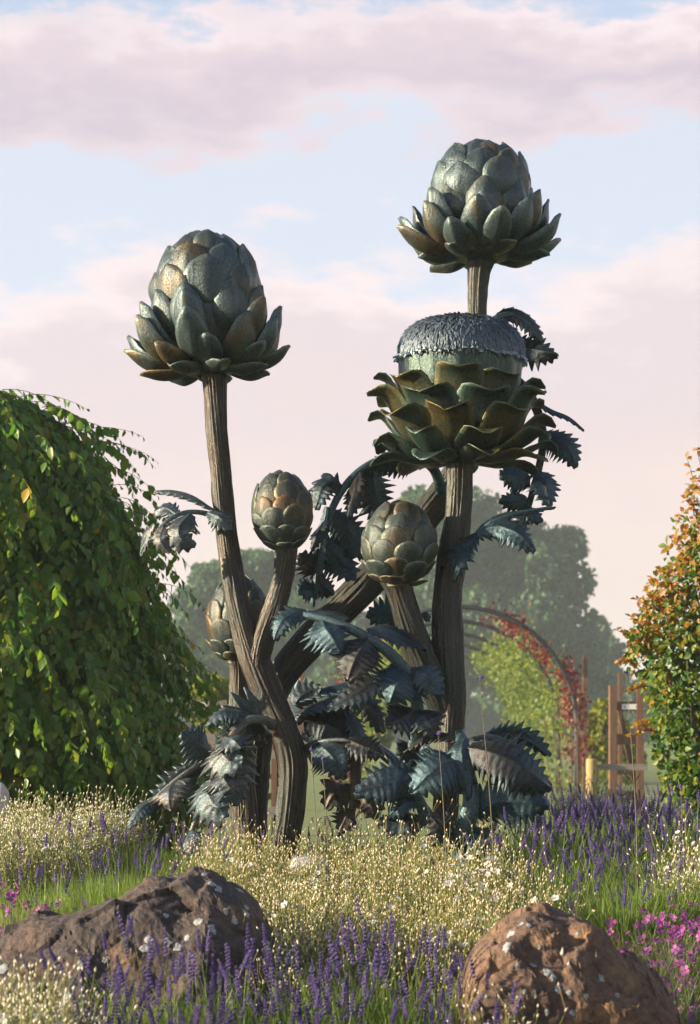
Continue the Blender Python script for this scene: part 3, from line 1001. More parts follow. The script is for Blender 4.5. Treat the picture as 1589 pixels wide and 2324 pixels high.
# dark leaf behind the left stem
make_leaf(A, [(672, 1640, .06), (720, 1606, .06), (770, 1600, .05), (806, 1640, .04), (826, 1730, .04)], [
    ([(660, 1596, .12), (720, 1572, .12), (770, 1556, .14), (836, 1532, .16)], 26, 8, (.1, -.25, 1)),
    ([(668, 1620, .05), (730, 1596, .02), (790, 1572, 0), (836, 1546, 0)], 26, 8, (0, -.45, 1)),
    ([(780, 1570, .02), (816, 1584, -.02), (846, 1612, -.04), (872, 1664, -.04)], 30, 7, (.4, -1, .3)),
    ([(690, 1636, .06), (730, 1640, .04), (770, 1660, .02), (804, 1706, .02)], 58, 8, (.1, -1, .1)),
    ([(676, 1672, .08), (706, 1690, .06), (738, 1690, .05), (770, 1672, .05)], 40, 6, (0, -1, .1)),
    ([(668, 1600, .1), (690, 1575, .1), (730, 1560, .1)], 34, 5, (0, -1, .4)),
    ([(790, 1610, .0), (810, 1650, -.02), (836, 1716, -.02)], 20, 7, (.6, -1, .1)),
], rib=10)
# leaf springing right from the foot of the left stem
make_leaf(A, [(676, 1704, -.06), (720, 1686, -.14), (780, 1680, -.2), (838, 1698, -.22), (890, 1738, -.22), (942, 1778, -.2)], [
    ([(712, 1688, -.14), (738, 1700, -.2), (760, 1726, -.24), (782, 1770, -.24)], 42, 8, (-.2, -1, .5)),
    ([(790, 1680, -.2), (818, 1690, -.24), (846, 1698, -.26), (872, 1716, -.26)], 32, 6, (.1, -1, .7)),
    ([(800, 1676, -.16), (850, 1684, -.12), (900, 1720, -.1), (944, 1776, -.1)], 20, 8, (.2, -.4, 1)),
], rib=7)
# teal leaf in the middle at the bottom
make_leaf(B, [(962, 1858, -.18), (956, 1812, -.2), (930, 1780, -.22), (880, 1764, -.24)], [
    ([(950, 1800, -.2), (912, 1764, -.24), (866, 1764, -.26), (806, 1788, -.26)], 52, 8, (-.1, -1, .45)),
    ([(952, 1806, -.2), (926, 1806, -.24), (900, 1822, -.24), (876, 1842, -.22)], 20, 6, (0, -1, .7)),
    ([(962, 1840, -.18), (930, 1848, -.22), (900, 1852, -.22), (860, 1844, -.22)], 36, 6, (-.1, -1, .4)),
    ([(938, 1782, -.2), (965, 1810, -.16), (996, 1850, -.12)], 11, 5, (.2, -.6, .8)),
], rib=15)
# brown leaf hanging behind it
make_leaf(A, [(800, 1690, -.05), (808, 1750, -.06), (804, 1810, -.06), (790, 1880, -.05)], [
    ([(802, 1790, -.06), (776, 1800, -.08), (756, 1806, -.1), (738, 1836, -.1)], 36, 5, (-.3, -1, .1)),
    ([(804, 1820, -.06), (824, 1812, -.1), (842, 1826, -.12), (852, 1860, -.12)], 36, 5, (.3, -1, .4)),
    ([(800, 1840, -.06), (784, 1856, -.08), (770, 1890, -.08)], 30, 5, (-.3, -1, .1)),
], rib=16, mat=M_BROWN)
# great leaf at the foot of the bloom stem
make_leaf(B, [(1030, 1985, -.28), (1044, 1890, -.3), (1066, 1806, -.32), (1056, 1728, -.3), (1046, 1672, -.24), (1042, 1650, -.16)], [
    ([(1060, 1690, -.3), (1110, 1700, -.36), (1170, 1724, -.38), (1246, 1778, -.36)], 56, 10, (.1, -1, .45)),
    ([(1066, 1664, -.24), (1120, 1658, -.2), (1180, 1690, -.16), (1246, 1768, -.16)], 17, 9, (.3, -.3, 1)),
    ([(1100, 1664, -.1), (1150, 1660, -.04), (1196, 1670, -.02), (1242, 1706, -.02)], 27, 8, (0, -.8, -.5)),
    ([(1076, 1830, -.3), (1120, 1808, -.34), (1176, 1804, -.36), (1240, 1816, -.36)], 54, 8, (.1, -1, .1)),
    ([(1050, 1712, -.3), (1010, 1722, -.36), (970, 1746, -.38), (930, 1786, -.36)], 50, 8, (-.2, -1, .4)),
    ([(1046, 1668, -.22), (1000, 1654, -.2), (960, 1662, -.18), (914, 1694, -.16)], 20, 8, (-.2, -.4, 1)),
    ([(1050, 1880, -.3), (1020, 1880, -.34), (996, 1860, -.36), (972, 1834, -.36)], 34, 6, (-.2, -1, .3)),
    ([(1052, 1660, -.26), (1046, 1690, -.32), (1050, 1740, -.34), (1060, 1800, -.34)], 30, 4, (0, -1, .2), .5),
    ([(1060, 1860, -.3), (1080, 1880, -.34), (1110, 1900, -.34)], 36, 5, (.2, -1, .3)),
], rib=26)
# leaf bending down to the left of the left stem
make_leaf(A, [(640, 1660, -.08), (600, 1634, -.14), (556, 1640, -.18), (516, 1690, -.22), (484, 1770, -.24), (446, 1860, -.24), (414, 1940, -.22)], [
    ([(622, 1650, -.1), (588, 1640, -.08), (556, 1652, -.06), (530, 1690, -.04)], 52, 7, (.4, -.7, -.4)),
    ([(586, 1636, -.14), (548, 1618, -.16), (504, 1616, -.18), (466, 1648, -.2)], 25, 7, (-.1, -.5, 1)),
    ([(520, 1676, -.22), (504, 1706, -.3), (520, 1728, -.34), (552, 1722, -.34)], 40, 7, (-.5, -1, .2)),
    ([(512, 1672, -.24), (530, 1680, -.32), (548, 1700, -.34)], 28, 5, (.1, -1, .5)),
    ([(486, 1764, -.24), (474, 1806, -.32), (492, 1832, -.36), (520, 1828, -.36)], 46, 8, (-.5, -1, .2)),
    ([(494, 1752, -.26), (508, 1768, -.32), (528, 1800, -.34)], 30, 6, (.1, -1, .4)),
    ([(430, 1888, -.24), (424, 1910, -.3), (436, 1940, -.32)], 26, 6, (-.6, -1, .2)),
    ([(560, 1650, -.1), (540, 1740, -.06), (530, 1830, -.06)], 44, 8, (.6, -.8, 0)),
], rib=11, mat=M_LEAF_SUNLIT, grow=1.25)
# leaf behind it reaching to the shrub
make_leaf(D, [(548, 1720, .25), (500, 1716, .1), (440, 1744, .02), (384, 1784, 0), (330, 1836, 0), (292, 1880, 0)], [
    ([(480, 1712, .05), (456, 1694, 0), (436, 1680, -.02), (412, 1664, -.04)], 32, 6, (-.2, -1, .5)),
    ([(404, 1768, .02), (388, 1790, -.08), (384, 1814, -.12), (390, 1842, -.12)], 36, 6, (-.4, -1, .3)),
    ([(400, 1768, .02), (416, 1772, -.06), (432, 1790, -.08)], 20, 5, (.2, -1, .4)),
    ([(350, 1812, .0), (320, 1836, -.04), (290, 1880, -.06)], 17, 6, (-.3, -.9, .6)),
    ([(470, 1730, .04), (410, 1776, .06), (330, 1850, .08)], 26, 8, (.3, -.7, -.3)),
], rib=9, mat=M_LEAF_SUNLIT, grow=1.2)
for s0 in (A, B, C, D):
    seat(s0)
B.location += Vector((-.004, -.18, -.02))

# ------------------------------------------------------------------ boulders
def boulder(name, top, dc, depth_front, depth_back, zbase, mat, label, amp=0.05, seed=0.0, lich=(), facet=1.0):
    """top: ridge outline (x, y) in picture units at distance dc; a rough rock built round that ridge"""
    T = catmull(top, 210)
    n, m_ = 210, 150
    vs, fs = [], []
    for i, (x, y) in enumerate(T):
        w = P(x, y, dc)
        u = i / (n - 1)
        endf = min(1, min(u, 1 - u) * 5 + 0.12) ** 0.6
        for k in range(m_):
            ph = -95 + 190 * k / (m_ - 1)              # back .. front
            c, s_ = math.cos(R(ph)), math.sin(R(ph))
            dp = (depth_front if s_ > 0 else depth_back) * endf
            yy = dc - dp * math.copysign(abs(s_) ** 0.85, s_)
            zz = zbase + (w.z - zbase) * max(c, -0.08) ** 0.62 if c > 0 else zbase + c * 0.1
            xx = w.x * (1 + (0.0 if c > 0.5 else 0.0))
            q = Vector((xx, yy, zz))
            so = Vector((seed, seed * .5, seed * 1.3))
            wq = q + 0.02 * Vector((noise.noise(q * 5 + so), noise.noise(q * 5 - so), noise.noise(q * 5 + so * 2)))
            d1 = noise.fractal(q * 2.4 + so, 1.0, 2.0, 3)
            pl = 0.0
            for sc_, kk in ((2.6, 1.25), (5.5, 0.75), (13, .20)):
                vd, vp = noise.voronoi(wq * sc_ + so)
                pv_ = []
                for w_ in (0, 1):
                    hv = noise.cell_vector(vp[w_] * 7.7) - Vector((.5, .5, .5))
                    pv_.append((wq * sc_ + so - vp[w_]).dot(hv) * 1.7 + hv.x * 0.2)
                bl = min(1.0, (vd[1] - vd[0]) / 0.16)
                pl += kk * (pv_[0] * (.5 + .5 * bl) + pv_[1] * (.5 - .5 * bl))
            d4 = noise.fractal(q * 18 + so, 0.7, 2.1, 6)
            nrm = Vector((0.15 * math.sin(u * 6), -s_, max(c, 0) * 0.7 + 0.05)).normalized()
            q = q + nrm * (amp * (d1 * 0.30 + facet * pl) + amp * 0.11 * d4)
            vs.append(q)
    for i in range(n - 1):
        for k in range(m_ - 1):
            fs.append((i * m_ + k, i * m_ + k + 1, (i + 1) * m_ + k + 1, (i + 1) * m_ + k))
    fs.append(tuple(range(m_)))
    fs.append(tuple((n - 1) * m_ + k for k in range(m_ - 1, -1, -1)))
    m = MB()
    m.add(vs, fs)
    o = m.build(name, mat, smooth=False)
    tag(o, label, 'boulder')
    from mathutils.bvhtree import BVHTree
    bv = BVHTree.FromPolygons([tuple(v) for v in vs], fs)
    eye = Vector((0, 0, ZC))
    for (x, y, r_) in lich:
        dirv = (P(x, y, dc) - eye).normalized()
        hit, nn, _, _ = bv.ray_cast(eye, dirv)
        if hit is None:
            continue
        if nn.dot(dirv) > 0:
            nn = -nn
        a = nn.cross(Vector((0, 0, 1))).normalized()
        b = nn.cross(a)
        rr = r_ * .85 * dc / F
        lm = MB()
        K = 18
        ring = []
        ph = random.uniform(0, 9)
        for k in range(K):
            t = 2 * math.pi * k / K
            g = .95 + 0.7 * noise.noise(Vector((math.cos(t) * 1.6 + ph, math.sin(t) * 1.4, ph))) + random.uniform(-.07, .07)
            ring.append((a * math.cos(t) + b * math.sin(t)) * rr * g)

        def onto(p, lift):
            h = bv.find_nearest(p)
            return h[0] + nn * lift if h[0] is not None else p
        outer = [onto(hit + v, 0.0006) for v in ring]
        mid = [onto(hit + v * 0.93, 0.0018) for v in ring]
        inn = [onto(hit + v * 0.5, 0.0014) for v in ring]
        cc = onto(hit, 0.0012)
        lm.add(outer + mid + inn + [cc], [(k, (k + 1) % K, K + (k + 1) % K, K + k) for k in range(K)] +
               [(K + k, K + (k + 1) % K, 2 * K + (k + 1) % K, 2 * K + k) for k in range(K)] +
               [(2 * K + k, 2 * K + (k + 1) % K, 3 * K) for k in range(K)])
        lm.build('lichen', M_LICHEN, o, smooth=True)
    return o


boulder('boulder', [(-190, 2320), (-120, 2200), (-40, 2140), (30, 2105), (100, 2082), (190, 2064), (262, 2040), (312, 2010), (352, 1988), (425, 1982), (490, 1994), (545, 2024), (590, 2070), (622, 2130), (640, 2230)],
        6.35, 0.42, 0.3, 0.10, M_ROCK_DARK, 'long dark grey boulder with pale lichen spots at lower left', 0.045, 3.3,
        [(452, 2092, 13), (480, 2108, 15), (340, 2134, 13), (381, 2140, 12), (330, 2154, 13), (404, 2151, 12), (425, 2128, 9), (182, 2192, 12), (8, 2200, 17), (155, 2262, 15), (543, 2020, 12),
         (480, 2006, 14), (496, 2018, 12), (560, 2060, 9), (559, 2074, 10), (532, 2090, 11), (512, 2068, 9), (378, 2078, 8), (402, 1990, 7), (465, 1984, 7), (238, 2180, 7)])
boulder('boulder', [(1030, 2340), (1042, 2240), (1058, 2180), (1082, 2142), (1130, 2108), (1172, 2082), (1205, 2068), (1244, 2060), (1285, 2064), (1316, 2074), (1365, 2114), (1420, 2160), (1466, 2200), (1505, 2240), (1535, 2300), (1560, 2390)],
        5.75, 0.36, 0.28, 0.06, M_ROCK_RED, 'reddish brown sunlit boulder with lichen spots at lower right', 0.052, 8.8,
        [(1276, 2160, 8), (1292, 2186, 7), (1256, 2218, 9), (1365, 2222, 11), (1243, 2205, 11), (1266, 2244, 12), (1292, 2252, 7), (1242, 2298, 8), (1160, 2120, 13), (1150, 2150, 16), (1184, 2098, 9), (1210, 2192, 11), (1176, 2192, 7), (1200, 2100, 8), (1330, 2262, 7), (1300, 2300, 8), (1190, 2250, 6), (1225, 2150, 6), (1310, 2120, 6), (1400, 2260, 8), (1216, 2262, 5)], 1.35)


def small_stone(x, y, d, rx, rz, label, sunk=0.4):
    m = MB()
    c = P(x, y, d)
    n, k = 18, 24
    vs, fs = [], []
    for i in range(n + 1):
        a = math.pi * i / n
        for j in range(k):
            t = 2 * math.pi * j / k
            v = Vector((math.sin(a) * math.cos(t) * rx, math.sin(a) * math.sin(t) * rx * .8, math.cos(a) * rz))
            v *= 1 + 0.16 * noise.fractal(v * 14 + Vector((x, y, 0)), 1, 2, 4)
            vs.append(c + v)
    for i in range(n):
        for j in range(k):
            j2 = (j + 1) % k
            fs.append((i * k + j, (i + 1) * k + j, (i + 1) * k + j2, i * k + j2))
    m.add(vs, fs)
    return tag(m.build('stone', M_PALESTONE, smooth=True), label, 'stone')


small_stone(-6, 1828, 9.6, 0.055, 0.11, 'pale rounded stone at the left edge in front of the shrub')
small_stone(700, 1966, 8.3, 0.085, 0.042, 'pale lumpy stone among the cream seed heads below the bronze stems')


# ------------------------------------------------------------------ leaves and shrubs
def leaf_proto(w=0.42, fold=0.10, bend=0.15):
    """a pointed oval leaf of unit length along +y"""
    st = [(0, .03), (.18, .62), (.42, 1.0), (.68, .74), (.87, .32)]
    v, t = [], []
    for y, k in st:
        z = -bend * y * y
        v += [(-w * k, y, z + fold * k), (0, y, z), (w * k, y, z + fold * k)]
    v.append((0, 1, -bend))
    for i in range(len(st) - 1):
        a, b = i * 3, i * 3 + 3
        for j in (0, 1):
            t += [(a + j, a + j + 1, b + j + 1), (a + j, b + j + 1, b + j)]
    a = (len(st) - 1) * 3
    t += [(a, a + 1, a + 3), (a + 1, a + 2, a + 3)]
    return np.array(v), np.array(t)


LP_V, LP_T = leaf_proto(.31, .09, .16)
QP_V = np.array([(-.42, .3, .08), (0, 0, 0), (.42, .3, .08), (.36, .7, .05), (0, 1, -.1), (-.36, .7, .05)])
QP_T = np.array([(0, 1, 5), (1, 4, 5), (1, 2, 3), (1, 3, 4)])


def leaves_mesh(name, pos, axis, nrm, size, mats, mi=None, proto=(LP_V, LP_T)):
    Fm = frames(axis, nrm) * np.asarray(size)[:, None, None]
    V, T = scatter(proto[0], proto[1], Fm, pos)
    m2 = None if mi is None else np.repeat(mi, len(proto[1]))
    return mesh_arrays(name, V, T, mats, m2)


def weeping_shrub():
    d = 11.3
    s = d / F
    cx, cy = P(-60, 0, d).x, d
    prof = [(872, 40), (900, 130), (940, 190), (1000, 265), (1080, 320), (1160, 355), (1300, 390), (1450, 450), (1560, 485), (1650, 500), (1760, 480), (1850, 440), (1900, 400)]
    zz = np.array([ZC - (y - HY) * s for y, r_ in prof])[::-1]
    rr = np.array([r_ * s for y, r_ in prof])[::-1]
    root = empty('weeping_shrub', (cx, cy, ground(cx, cy)), 'tall weeping green shrub with drooping toothed leaves at the left edge', 'shrub')
    m = MB()
    g0 = ground(cx, cy) - .05
    m.tube([(cx, cy, g0), (cx + .03, cy, g0 + .6), (cx - .02, cy + .03, g0 + 1.3), (cx + .02, cy, g0 + 2.1)], [.07, .06, .045, .02], 10)
    m.build('trunk', M_BARK, root, smooth=True)
    pos, axis, nrm, size = [], [], [], []
    tw = MB()
    rd = random.Random(5)

    def spray(p, dirv, n_l, step, droop, sz, stem=False, rad=.0016):
        pts = [Vector(p)]
        v = Vector(dirv).normalized()
        for i in range(n_l):
            v = (v + Vector((0, 0, -droop)) + Vector((rd.gauss(0, .05), rd.gauss(0, .05), rd.gauss(0, .03)))).normalized()
            q = pts[-1] + v * step
            pts.append(q)
            side = v.cross(Vector((0, 0, 1)))
            if side.length < .1:
                side = Vector((rd.gauss(0, 1), rd.gauss(0, 1), 0))
            side.normalize()
            sg = 1 if i % 2 else -1
            ax = v * .45 + side * sg * .5 + Vector((0, 0, -.75)) + Vector((rd.gauss(0, .3), rd.gauss(0, .3), rd.gauss(0, .3)))
            out = Vector((q.x - cx, q.y - cy, 0.35 + max(0, q.z - 2.0)))
            out.normalize()
            nn = out + Vector((rd.gauss(0, .6), rd.gauss(0, .6), rd.gauss(0, .4)))
            pos.append(tuple(q))
            axis.append(tuple(ax))
            nrm.append(tuple(nn))
            size.append(sz * rd.uniform(.5, 1.3) * (1 if i < n_l - 2 else .6))
        if stem:
            tw.tube(pts, [rad * (1 - .7 * i / len(pts)) for i in range(len(pts))], 4)
    for k in range(4100):
        z = rd.uniform(zz[0], zz[-1] - .02)
        r0 = float(np.interp(z, zz, rr))
        t = rd.uniform(0, 2 * math.pi)
        lay = rd.choice((1.0, 1.0, .97, .93, .85))
        lump = 0.97 + 0.26 * noise.noise(Vector((math.cos(t) * 3.4, math.sin(t) * 3.4, z * 2.6))) + 0.07 * noise.noise(Vector((math.cos(t) * 9, math.sin(t) * 9, z * 6)))
        r1 = max(.02, r0 - .10) * lay * lump
        p = (cx + r1 * math.cos(t), cy + r1 * math.sin(t), z)
        spray(p, (math.cos(t), math.sin(t), .15), rd.randint(7, 12), .034, .20, .074, stem=(lay > .94))
    for k in range(90):                        # loose sprays hanging off the outline
        z = rd.uniform(zz[0] + .6, zz[-1] - .05)
        r0 = float(np.interp(z, zz, rr)) * rd.uniform(.92, 1.0)
        t = rd.choice((rd.uniform(-1.0, .9), rd.uniform(-2.2, .5)))
        spray((cx + r0 * math.cos(t), cy + r0 * math.sin(t), z), (math.cos(t), math.sin(t), rd.uniform(-.2, .5)), rd.randint(8, 12), .036, .14, .066, True, .002)
    for (x, y, sx, sy, n_) in ((95, 900, 1, .28, 8), (60, 880, 1, .2, 7), (140, 930, 1, .05, 8), (205, 1000, 1, .55, 9), (225, 1020, 1, .5, 10), (240, 1010, 1, .35, 9), (230, 1050, 1, .2, 10), (285, 1110, 1, -.1, 8), (300, 1180, 1, -.4, 8), (315, 1230, .6, -.6, 8), (325, 1250, 1, -.2, 9),
                               (330, 1285, 1, -.35, 9), (300, 1130, 1, -.45, 9), (320, 1200, .7, -.6, 8), (400, 1500, 1, .25, 7), (420, 1540, 1, .2, 7), (430, 1600, 1, 0, 6), (350, 1330, .8, -.6, 8), (375, 1430, .8, .1, 6), (170, 950, 1, .1, 9)):
        spray(P(x - 55 * sx, y - 30 * sy + 10, d - rd.uniform(-.05, .1)), (sx, rd.uniform(-.2, .2), sy), n_ + 3, .037, .085, .058, True, .0022)
    for k in range(9000):                      # inner leaves that close the view through the crown
        z = rd.uniform(zz[0], zz[-1] - .15)
        r0 = float(np.interp(z, zz, rr)) * rd.uniform(.40, .70)
        t = rd.uniform(0, 2 * math.pi)
        pos.append((cx + r0 * math.cos(t), cy + r0 * math.sin(t), z))
        axis.append((math.cos(t) * .4 + rd.gauss(0, .3), math.sin(t) * .4 + rd.gauss(0, .3), -.9))
        nrm.append((math.cos(t), math.sin(t), .3))
        size.append(rd.uniform(.06, .09))
    pos, axis, nrm, size = map(np.array, (pos, axis, nrm, size))
    # the leaves that show largest in the picture are pieces of their own
    pxs = pos[:, 0] * F / pos[:, 1] + 794.5
    pys = HY + (ZC - pos[:, 2]) * F / pos[:, 1]
    front = (pxs > 5) & (pys < 1800)
    depth = pos[:, 1] + np.where(front, 0, 50)
    outer = np.hypot(pos[:, 0] - cx, pos[:, 1] - cy) / np.interp(pos[:, 2], zz, rr)
    score = np.where(front & (pos[:, 1] < cy), -outer * size, 50)
    pick = np.argsort(score)[:300]
    keep = np.ones(len(pos), bool)
    keep[pick] = False
    mi = (rng.uniform(0, 1, len(pos)) < .012).astype(int)
    link('foliage', leaves_mesh('foliage', pos[keep], axis[keep], nrm[keep], size[keep], [M_SHRUB, M_SHRUB_Y], mi[keep]), root, kind='stuff')
    tw.build('twigs', M_TWIG, root)
    lm = mesh_arrays('leaf', LP_V, LP_T, [M_SHRUB])
    lmy = mesh_arrays('leaf', LP_V, LP_T, [M_SHRUB_Y])
    Fm = frames(axis[pick], nrm[pick])
    for j, i in enumerate(pick):
        yel = 55 < pxs[i] < 85 and 1090 < pys[i] < 1185
        o = link('leaf', lmy if yel or rd.random() < .01 else lm, root)
        o.matrix_basis = Matrix.Translation(Vector(pos[i])) @ Matrix(Fm[j]).to_4x4() @ Matrix.Scale(size[i], 4)
    seat(root)


weeping_shrub()


def mass(name, blobs, n, lsize, mats, seed, flat=1.0, shell=0.55, proto=(QP_V, QP_T), droop=0.35, mi_f=None, gap=0.0):
    """foliage filling a set of (centre, radius) balls, thinned by noise so light shows through"""
    r = np.random.default_rng(seed)
    vol = np.array([b[1] ** 2 for b in blobs])
    cnt = (n * vol / vol.sum()).astype(int)
    pos, out = [], []
    for (c, rad), k in zip(blobs, cnt):
        v = r.normal(0, 1, (k, 3))
        v /= np.linalg.norm(v, axis=1, keepdims=True)
        q = v * (shell + (1 - shell) * r.uniform(0, 1, (k, 1)) ** .6) * rad * np.array([1, 1, flat])
        pos.append(np.array(c) + q)
        out.append(v)
    pos, out = np.concatenate(pos), np.concatenate(out)
    if gap:
        rad = float(np.mean([b[1] for b in blobs]))
        keep = np.array([noise.noise(Vector(p) * (2.2 / rad)) + 0.8 * noise.noise(Vector(p) * (5.0 / rad)) > gap - 1 for p in pos])
        pos, out = pos[keep], out[keep]
    k = len(pos)
    ax = out * .5 + r.normal(0, .6, (k, 3)) + np.array([0, 0, -droop])
    nr = out + r.normal(0, .7, (k, 3)) + np.array([0, 0, .4])
    size = lsize * r.uniform(.6, 1.3, k)
    mi = None if mi_f is None else mi_f(pos, r)
    return leaves_mesh(name, pos, ax, nr, size, mats, mi, proto), pos


def limbs(m, base, tips, r0, rd):
    for t in tips:
        b = Vector(base)
        t = Vector(t)
        mid = b.lerp(t, .5) + Vector((rd.uniform(-.1, .1), rd.uniform(-.1, .1), .08)) * (t - b).length
        m.tube(catmull([tuple(b), tuple(mid), tuple(t)], 7), [r0 * (1 - .8 * i / 6) for i in range(7)], 6)


# shrub with orange tips at the right edge
def right_shrub():
    d = 13.5
    rd = random.Random(3)
    c = P(1640, 1700, d)
    root = empty('tipped_shrub', (c.x, c.y, 0.0), 'bushy green shrub with orange young leaf tips at the right edge', 'shrub')
    blobs = []
    for (x, y, r_) in ((1600, 1180, 70), (1640, 1260, 110), (1575, 1330, 80), (1530, 1420, 85), (1490, 1480, 65), (1620, 1400, 110), (1560, 1500, 95), (1515, 1560, 60), (1540, 1620, 72), (1532, 1690, 60), (1580, 1600, 100), (1565, 1720, 78), (1640, 1550, 130), (1600, 1720, 110),
                         (1496, 1400, 48), (1476, 1440, 46), (1520, 1340, 50), (1560, 1250, 52), (1690, 1400, 140), (1700, 1650, 150), (1460, 1500, 40), (1445, 1450, 22), (1575, 1790, 80), (1640, 1820, 110), (1700, 1820, 120), (1590, 1110, 28)):
        p = P(x, y, d + rd.uniform(-.18, .18))
        blobs.append((tuple(p), r_ * d / F))
    tipn = np.array(P(1440, 1420, d))

    def mi(pos, r):
        px = pos[:, 0] * F / pos[:, 1] + 794.5
        py = HY + (ZC - pos[:, 2]) * F / pos[:, 1]
        f = (1580 - px) / 160 * .30 + (1560 - py) / 220 * .45 - .10 + np.array([noise.noise(Vector(p) * 4) for p in pos]) * .4
        return (r.uniform(0, 1, len(pos)) < np.clip(f, 0, .8)).astype(int)
    me, pos = mass('foliage', blobs, 15000, .050, [M_RIGHT, M_RTIP], 4, shell=.55, proto=(LP_V, LP_T), mi_f=mi, gap=.80)
    link('foliage', me, root, kind='stuff')
    m = MB()
    limbs(m, (c.x + .15, c.y, 0), [b[0] for b in blobs[:12]], .03, rd)
    m.build('branches', M_BARK, root, smooth=True)
    # young shoots standing out of the crown
    pv, av, nv, sv = [], [], [], []
    tw = MB()
    for (x, y, tx, ty) in ((1575, 1170, 1560, 1040), (1590, 1140, 1582, 1020), (1530, 1360, 1500, 1290), (1560, 1300, 1535, 1230), (1470, 1450, 1432, 1400), (1480, 1470, 1420, 1440), (1500, 1420, 1470, 1340), (1585, 1200, 1560, 1130), (1450, 1520, 1405, 1500), (1480, 1560, 1420, 1570),
                           (1470, 1400, 1445, 1360), (1510, 1400, 1492, 1320), (1450, 1480, 1400, 1430), (1490, 1660, 1430, 1670), (1490, 1640, 1440, 1650)):
        a, b = P(x, y, d - .05), P(tx, ty, d - .1)
        pts = catmull([tuple(a), tuple(a.lerp(b, .5) + Vector((.02, 0, .02))), tuple(b)], 9)
        tw.tube(pts, [.004 - .0003 * i for i in range(9)], 4)
        for i in range(2, 9):
            for _ in range(3):
                pv.append(pts[i])
                av.append((rd.gauss(0, 1), rd.gauss(0, .6), rd.gauss(.2, .5)))
                nv.append((rd.gauss(0, .6), -1 + rd.gauss(0, .5), rd.gauss(.4, .5)))
                sv.append(.046 * rd.uniform(.6, 1.1))
    tw.build('shoots', M_TWIG, root, kind='stuff')
    link('shoot_leaves', leaves_mesh('shoot_leaves', np.array(pv), np.array(av), np.array(nv), np.array(sv), [M_RTIP]), root, kind='stuff')
    seat(root)


right_shrub()


# ------------------------------------------------------------------ far trees
def far_tree(label, blobs_px, d, n, lsize, seed, trunk_px, tr=0.22, mat=M_TREE, gap=.70, name='tree'):
    rd = random.Random(seed)
    bx = P(trunk_px, 0, d).x
    root = empty(name, (bx, d, 0), label, 'tree', 'trees beyond the lawn')
    blobs = [(tuple(P(x, y, d + rd.uniform(-.5, .5) * r_ * d / F * 2)), r_ * d / F) for x, y, r_ in blobs_px]
    me, pos = mass('crown', blobs, n, lsize, [mat], seed, shell=.35, gap=gap)
    link('crown', me, root, kind='stuff')
    m = MB()
    top = max(b[0][2] for b in blobs)
    m.tube(catmull([(bx, d, -.1), (bx + .1, d, top * .35), (bx - .1, d, top * .75)], 8), [tr * (1 - .09 * i) for i in range(8)], 9)
    limbs(m, (bx, d, top * .3), [b[0] for b in blobs], tr * .45, rd)
    m.build('trunk', M_BARK, root, smooth=True)
    seat(root)


far_tree('large hazy tree rising behind the bloom and the metal arches', [(960, 1170, 62), (1020, 1160, 60), (1090, 1180, 66), (930, 1240, 70), (1010, 1260, 90), (1120, 1260, 90), (1190, 1230, 62), (1250, 1250, 52), (1290, 1240, 44), (1220, 1320, 90), (1310, 1320, 42), (1100, 1380, 110), (980, 1380, 100), (1200, 1430, 100),
          (1290, 1420, 70), (1320, 1480, 56), (1050, 1480, 90), (1160, 1520, 80), (1270, 1530, 70), (900, 1330, 60), (1340, 1540, 50)], 130, 78000, .38, 21, 1040, .5, gap=1.02)
far_tree('rounded hazy tree behind the half hidden bud', [(540, 1300, 46), (590, 1290, 46), (480, 1330, 56), (440, 1380, 52), (530, 1380, 70), (610, 1360, 70), (670, 1330, 50), (690, 1400, 62), (420, 1450, 52), (500, 1470, 70), (590, 1470, 70), (660, 1480, 60), (440, 1530, 50), (540, 1550, 60), (740, 1420, 50)], 122, 52000, .37, 33, 540, .6, gap=1.02)
far_tree('small pale hazy tree left of the orange tipped shrub', [(1352, 1440, 34), (1376, 1480, 34), (1350, 1520, 40), (1385, 1550, 36), (1340, 1580, 36)], 150, 7000, .5, 41, 1362, .35, gap=.80)
far_tree('hazy tree filling the middle behind the buds', [(780, 1440, 60), (830, 1480, 70), (880, 1440, 66), (760, 1530, 60), (860, 1560, 70), (940, 1540, 70), (1010, 1580, 60)], 140, 26000, .44, 47, 850, .6, gap=.95)


def far_shrub(name, label, blobs_px, d, n, lsize, seed, mat, group='lit shrubs beyond the arches'):
    rd = random.Random(seed)
    cx = np.mean([b[0] for b in blobs_px])
    root = empty(name, (P(cx, 0, d).x, d, 0), label, 'shrub', group)
    blobs = [(tuple(P(x, y, d + rd.uniform(-.3, .3))), r_ * d / F) for x, y, r_ in blobs_px]
    me, pos = mass('foliage', blobs, n, lsize, [mat], seed, shell=.35, gap=.75)
    link('foliage', me, root, kind='stuff')
    m = MB()
    limbs(m, (P(cx, 0, d).x, d, -.05), [b[0] for b in blobs], .05, rd)
    m.build('stems', M_BARK, root, smooth=True)
    seat(root)


far_shrub('shrub', 'lime green shrub above the grey fence rail beside the weeping shrub', [(470, 1560, 28), (500, 1570, 30), (455, 1600, 34), (530, 1590, 26), (490, 1620, 34), (560, 1610, 28)], 30, 3500, .10, 51, M_YSHRUB)
far_shrub('shrub', 'bright yellow green shrub between the red climber and the timber ladder', [(1350, 1640, 30), (1375, 1610, 24), (1340, 1700, 34), (1372, 1700, 34), (1400, 1660, 34), (1420, 1720, 40), (1350, 1760, 34), (1400, 1770, 36)], 44, 5000, .13, 52, M_YSHRUB)
far_shrub('shrub', 'olive green shrub on the lawn seen through the middle of the arches', [(780, 1600, 34), (820, 1620, 36), (860, 1640, 34), (740, 1630, 30), (900, 1620, 30), (800, 1660, 36), (850, 1680, 36)], 56, 4500, .16, 53, M_VINE)
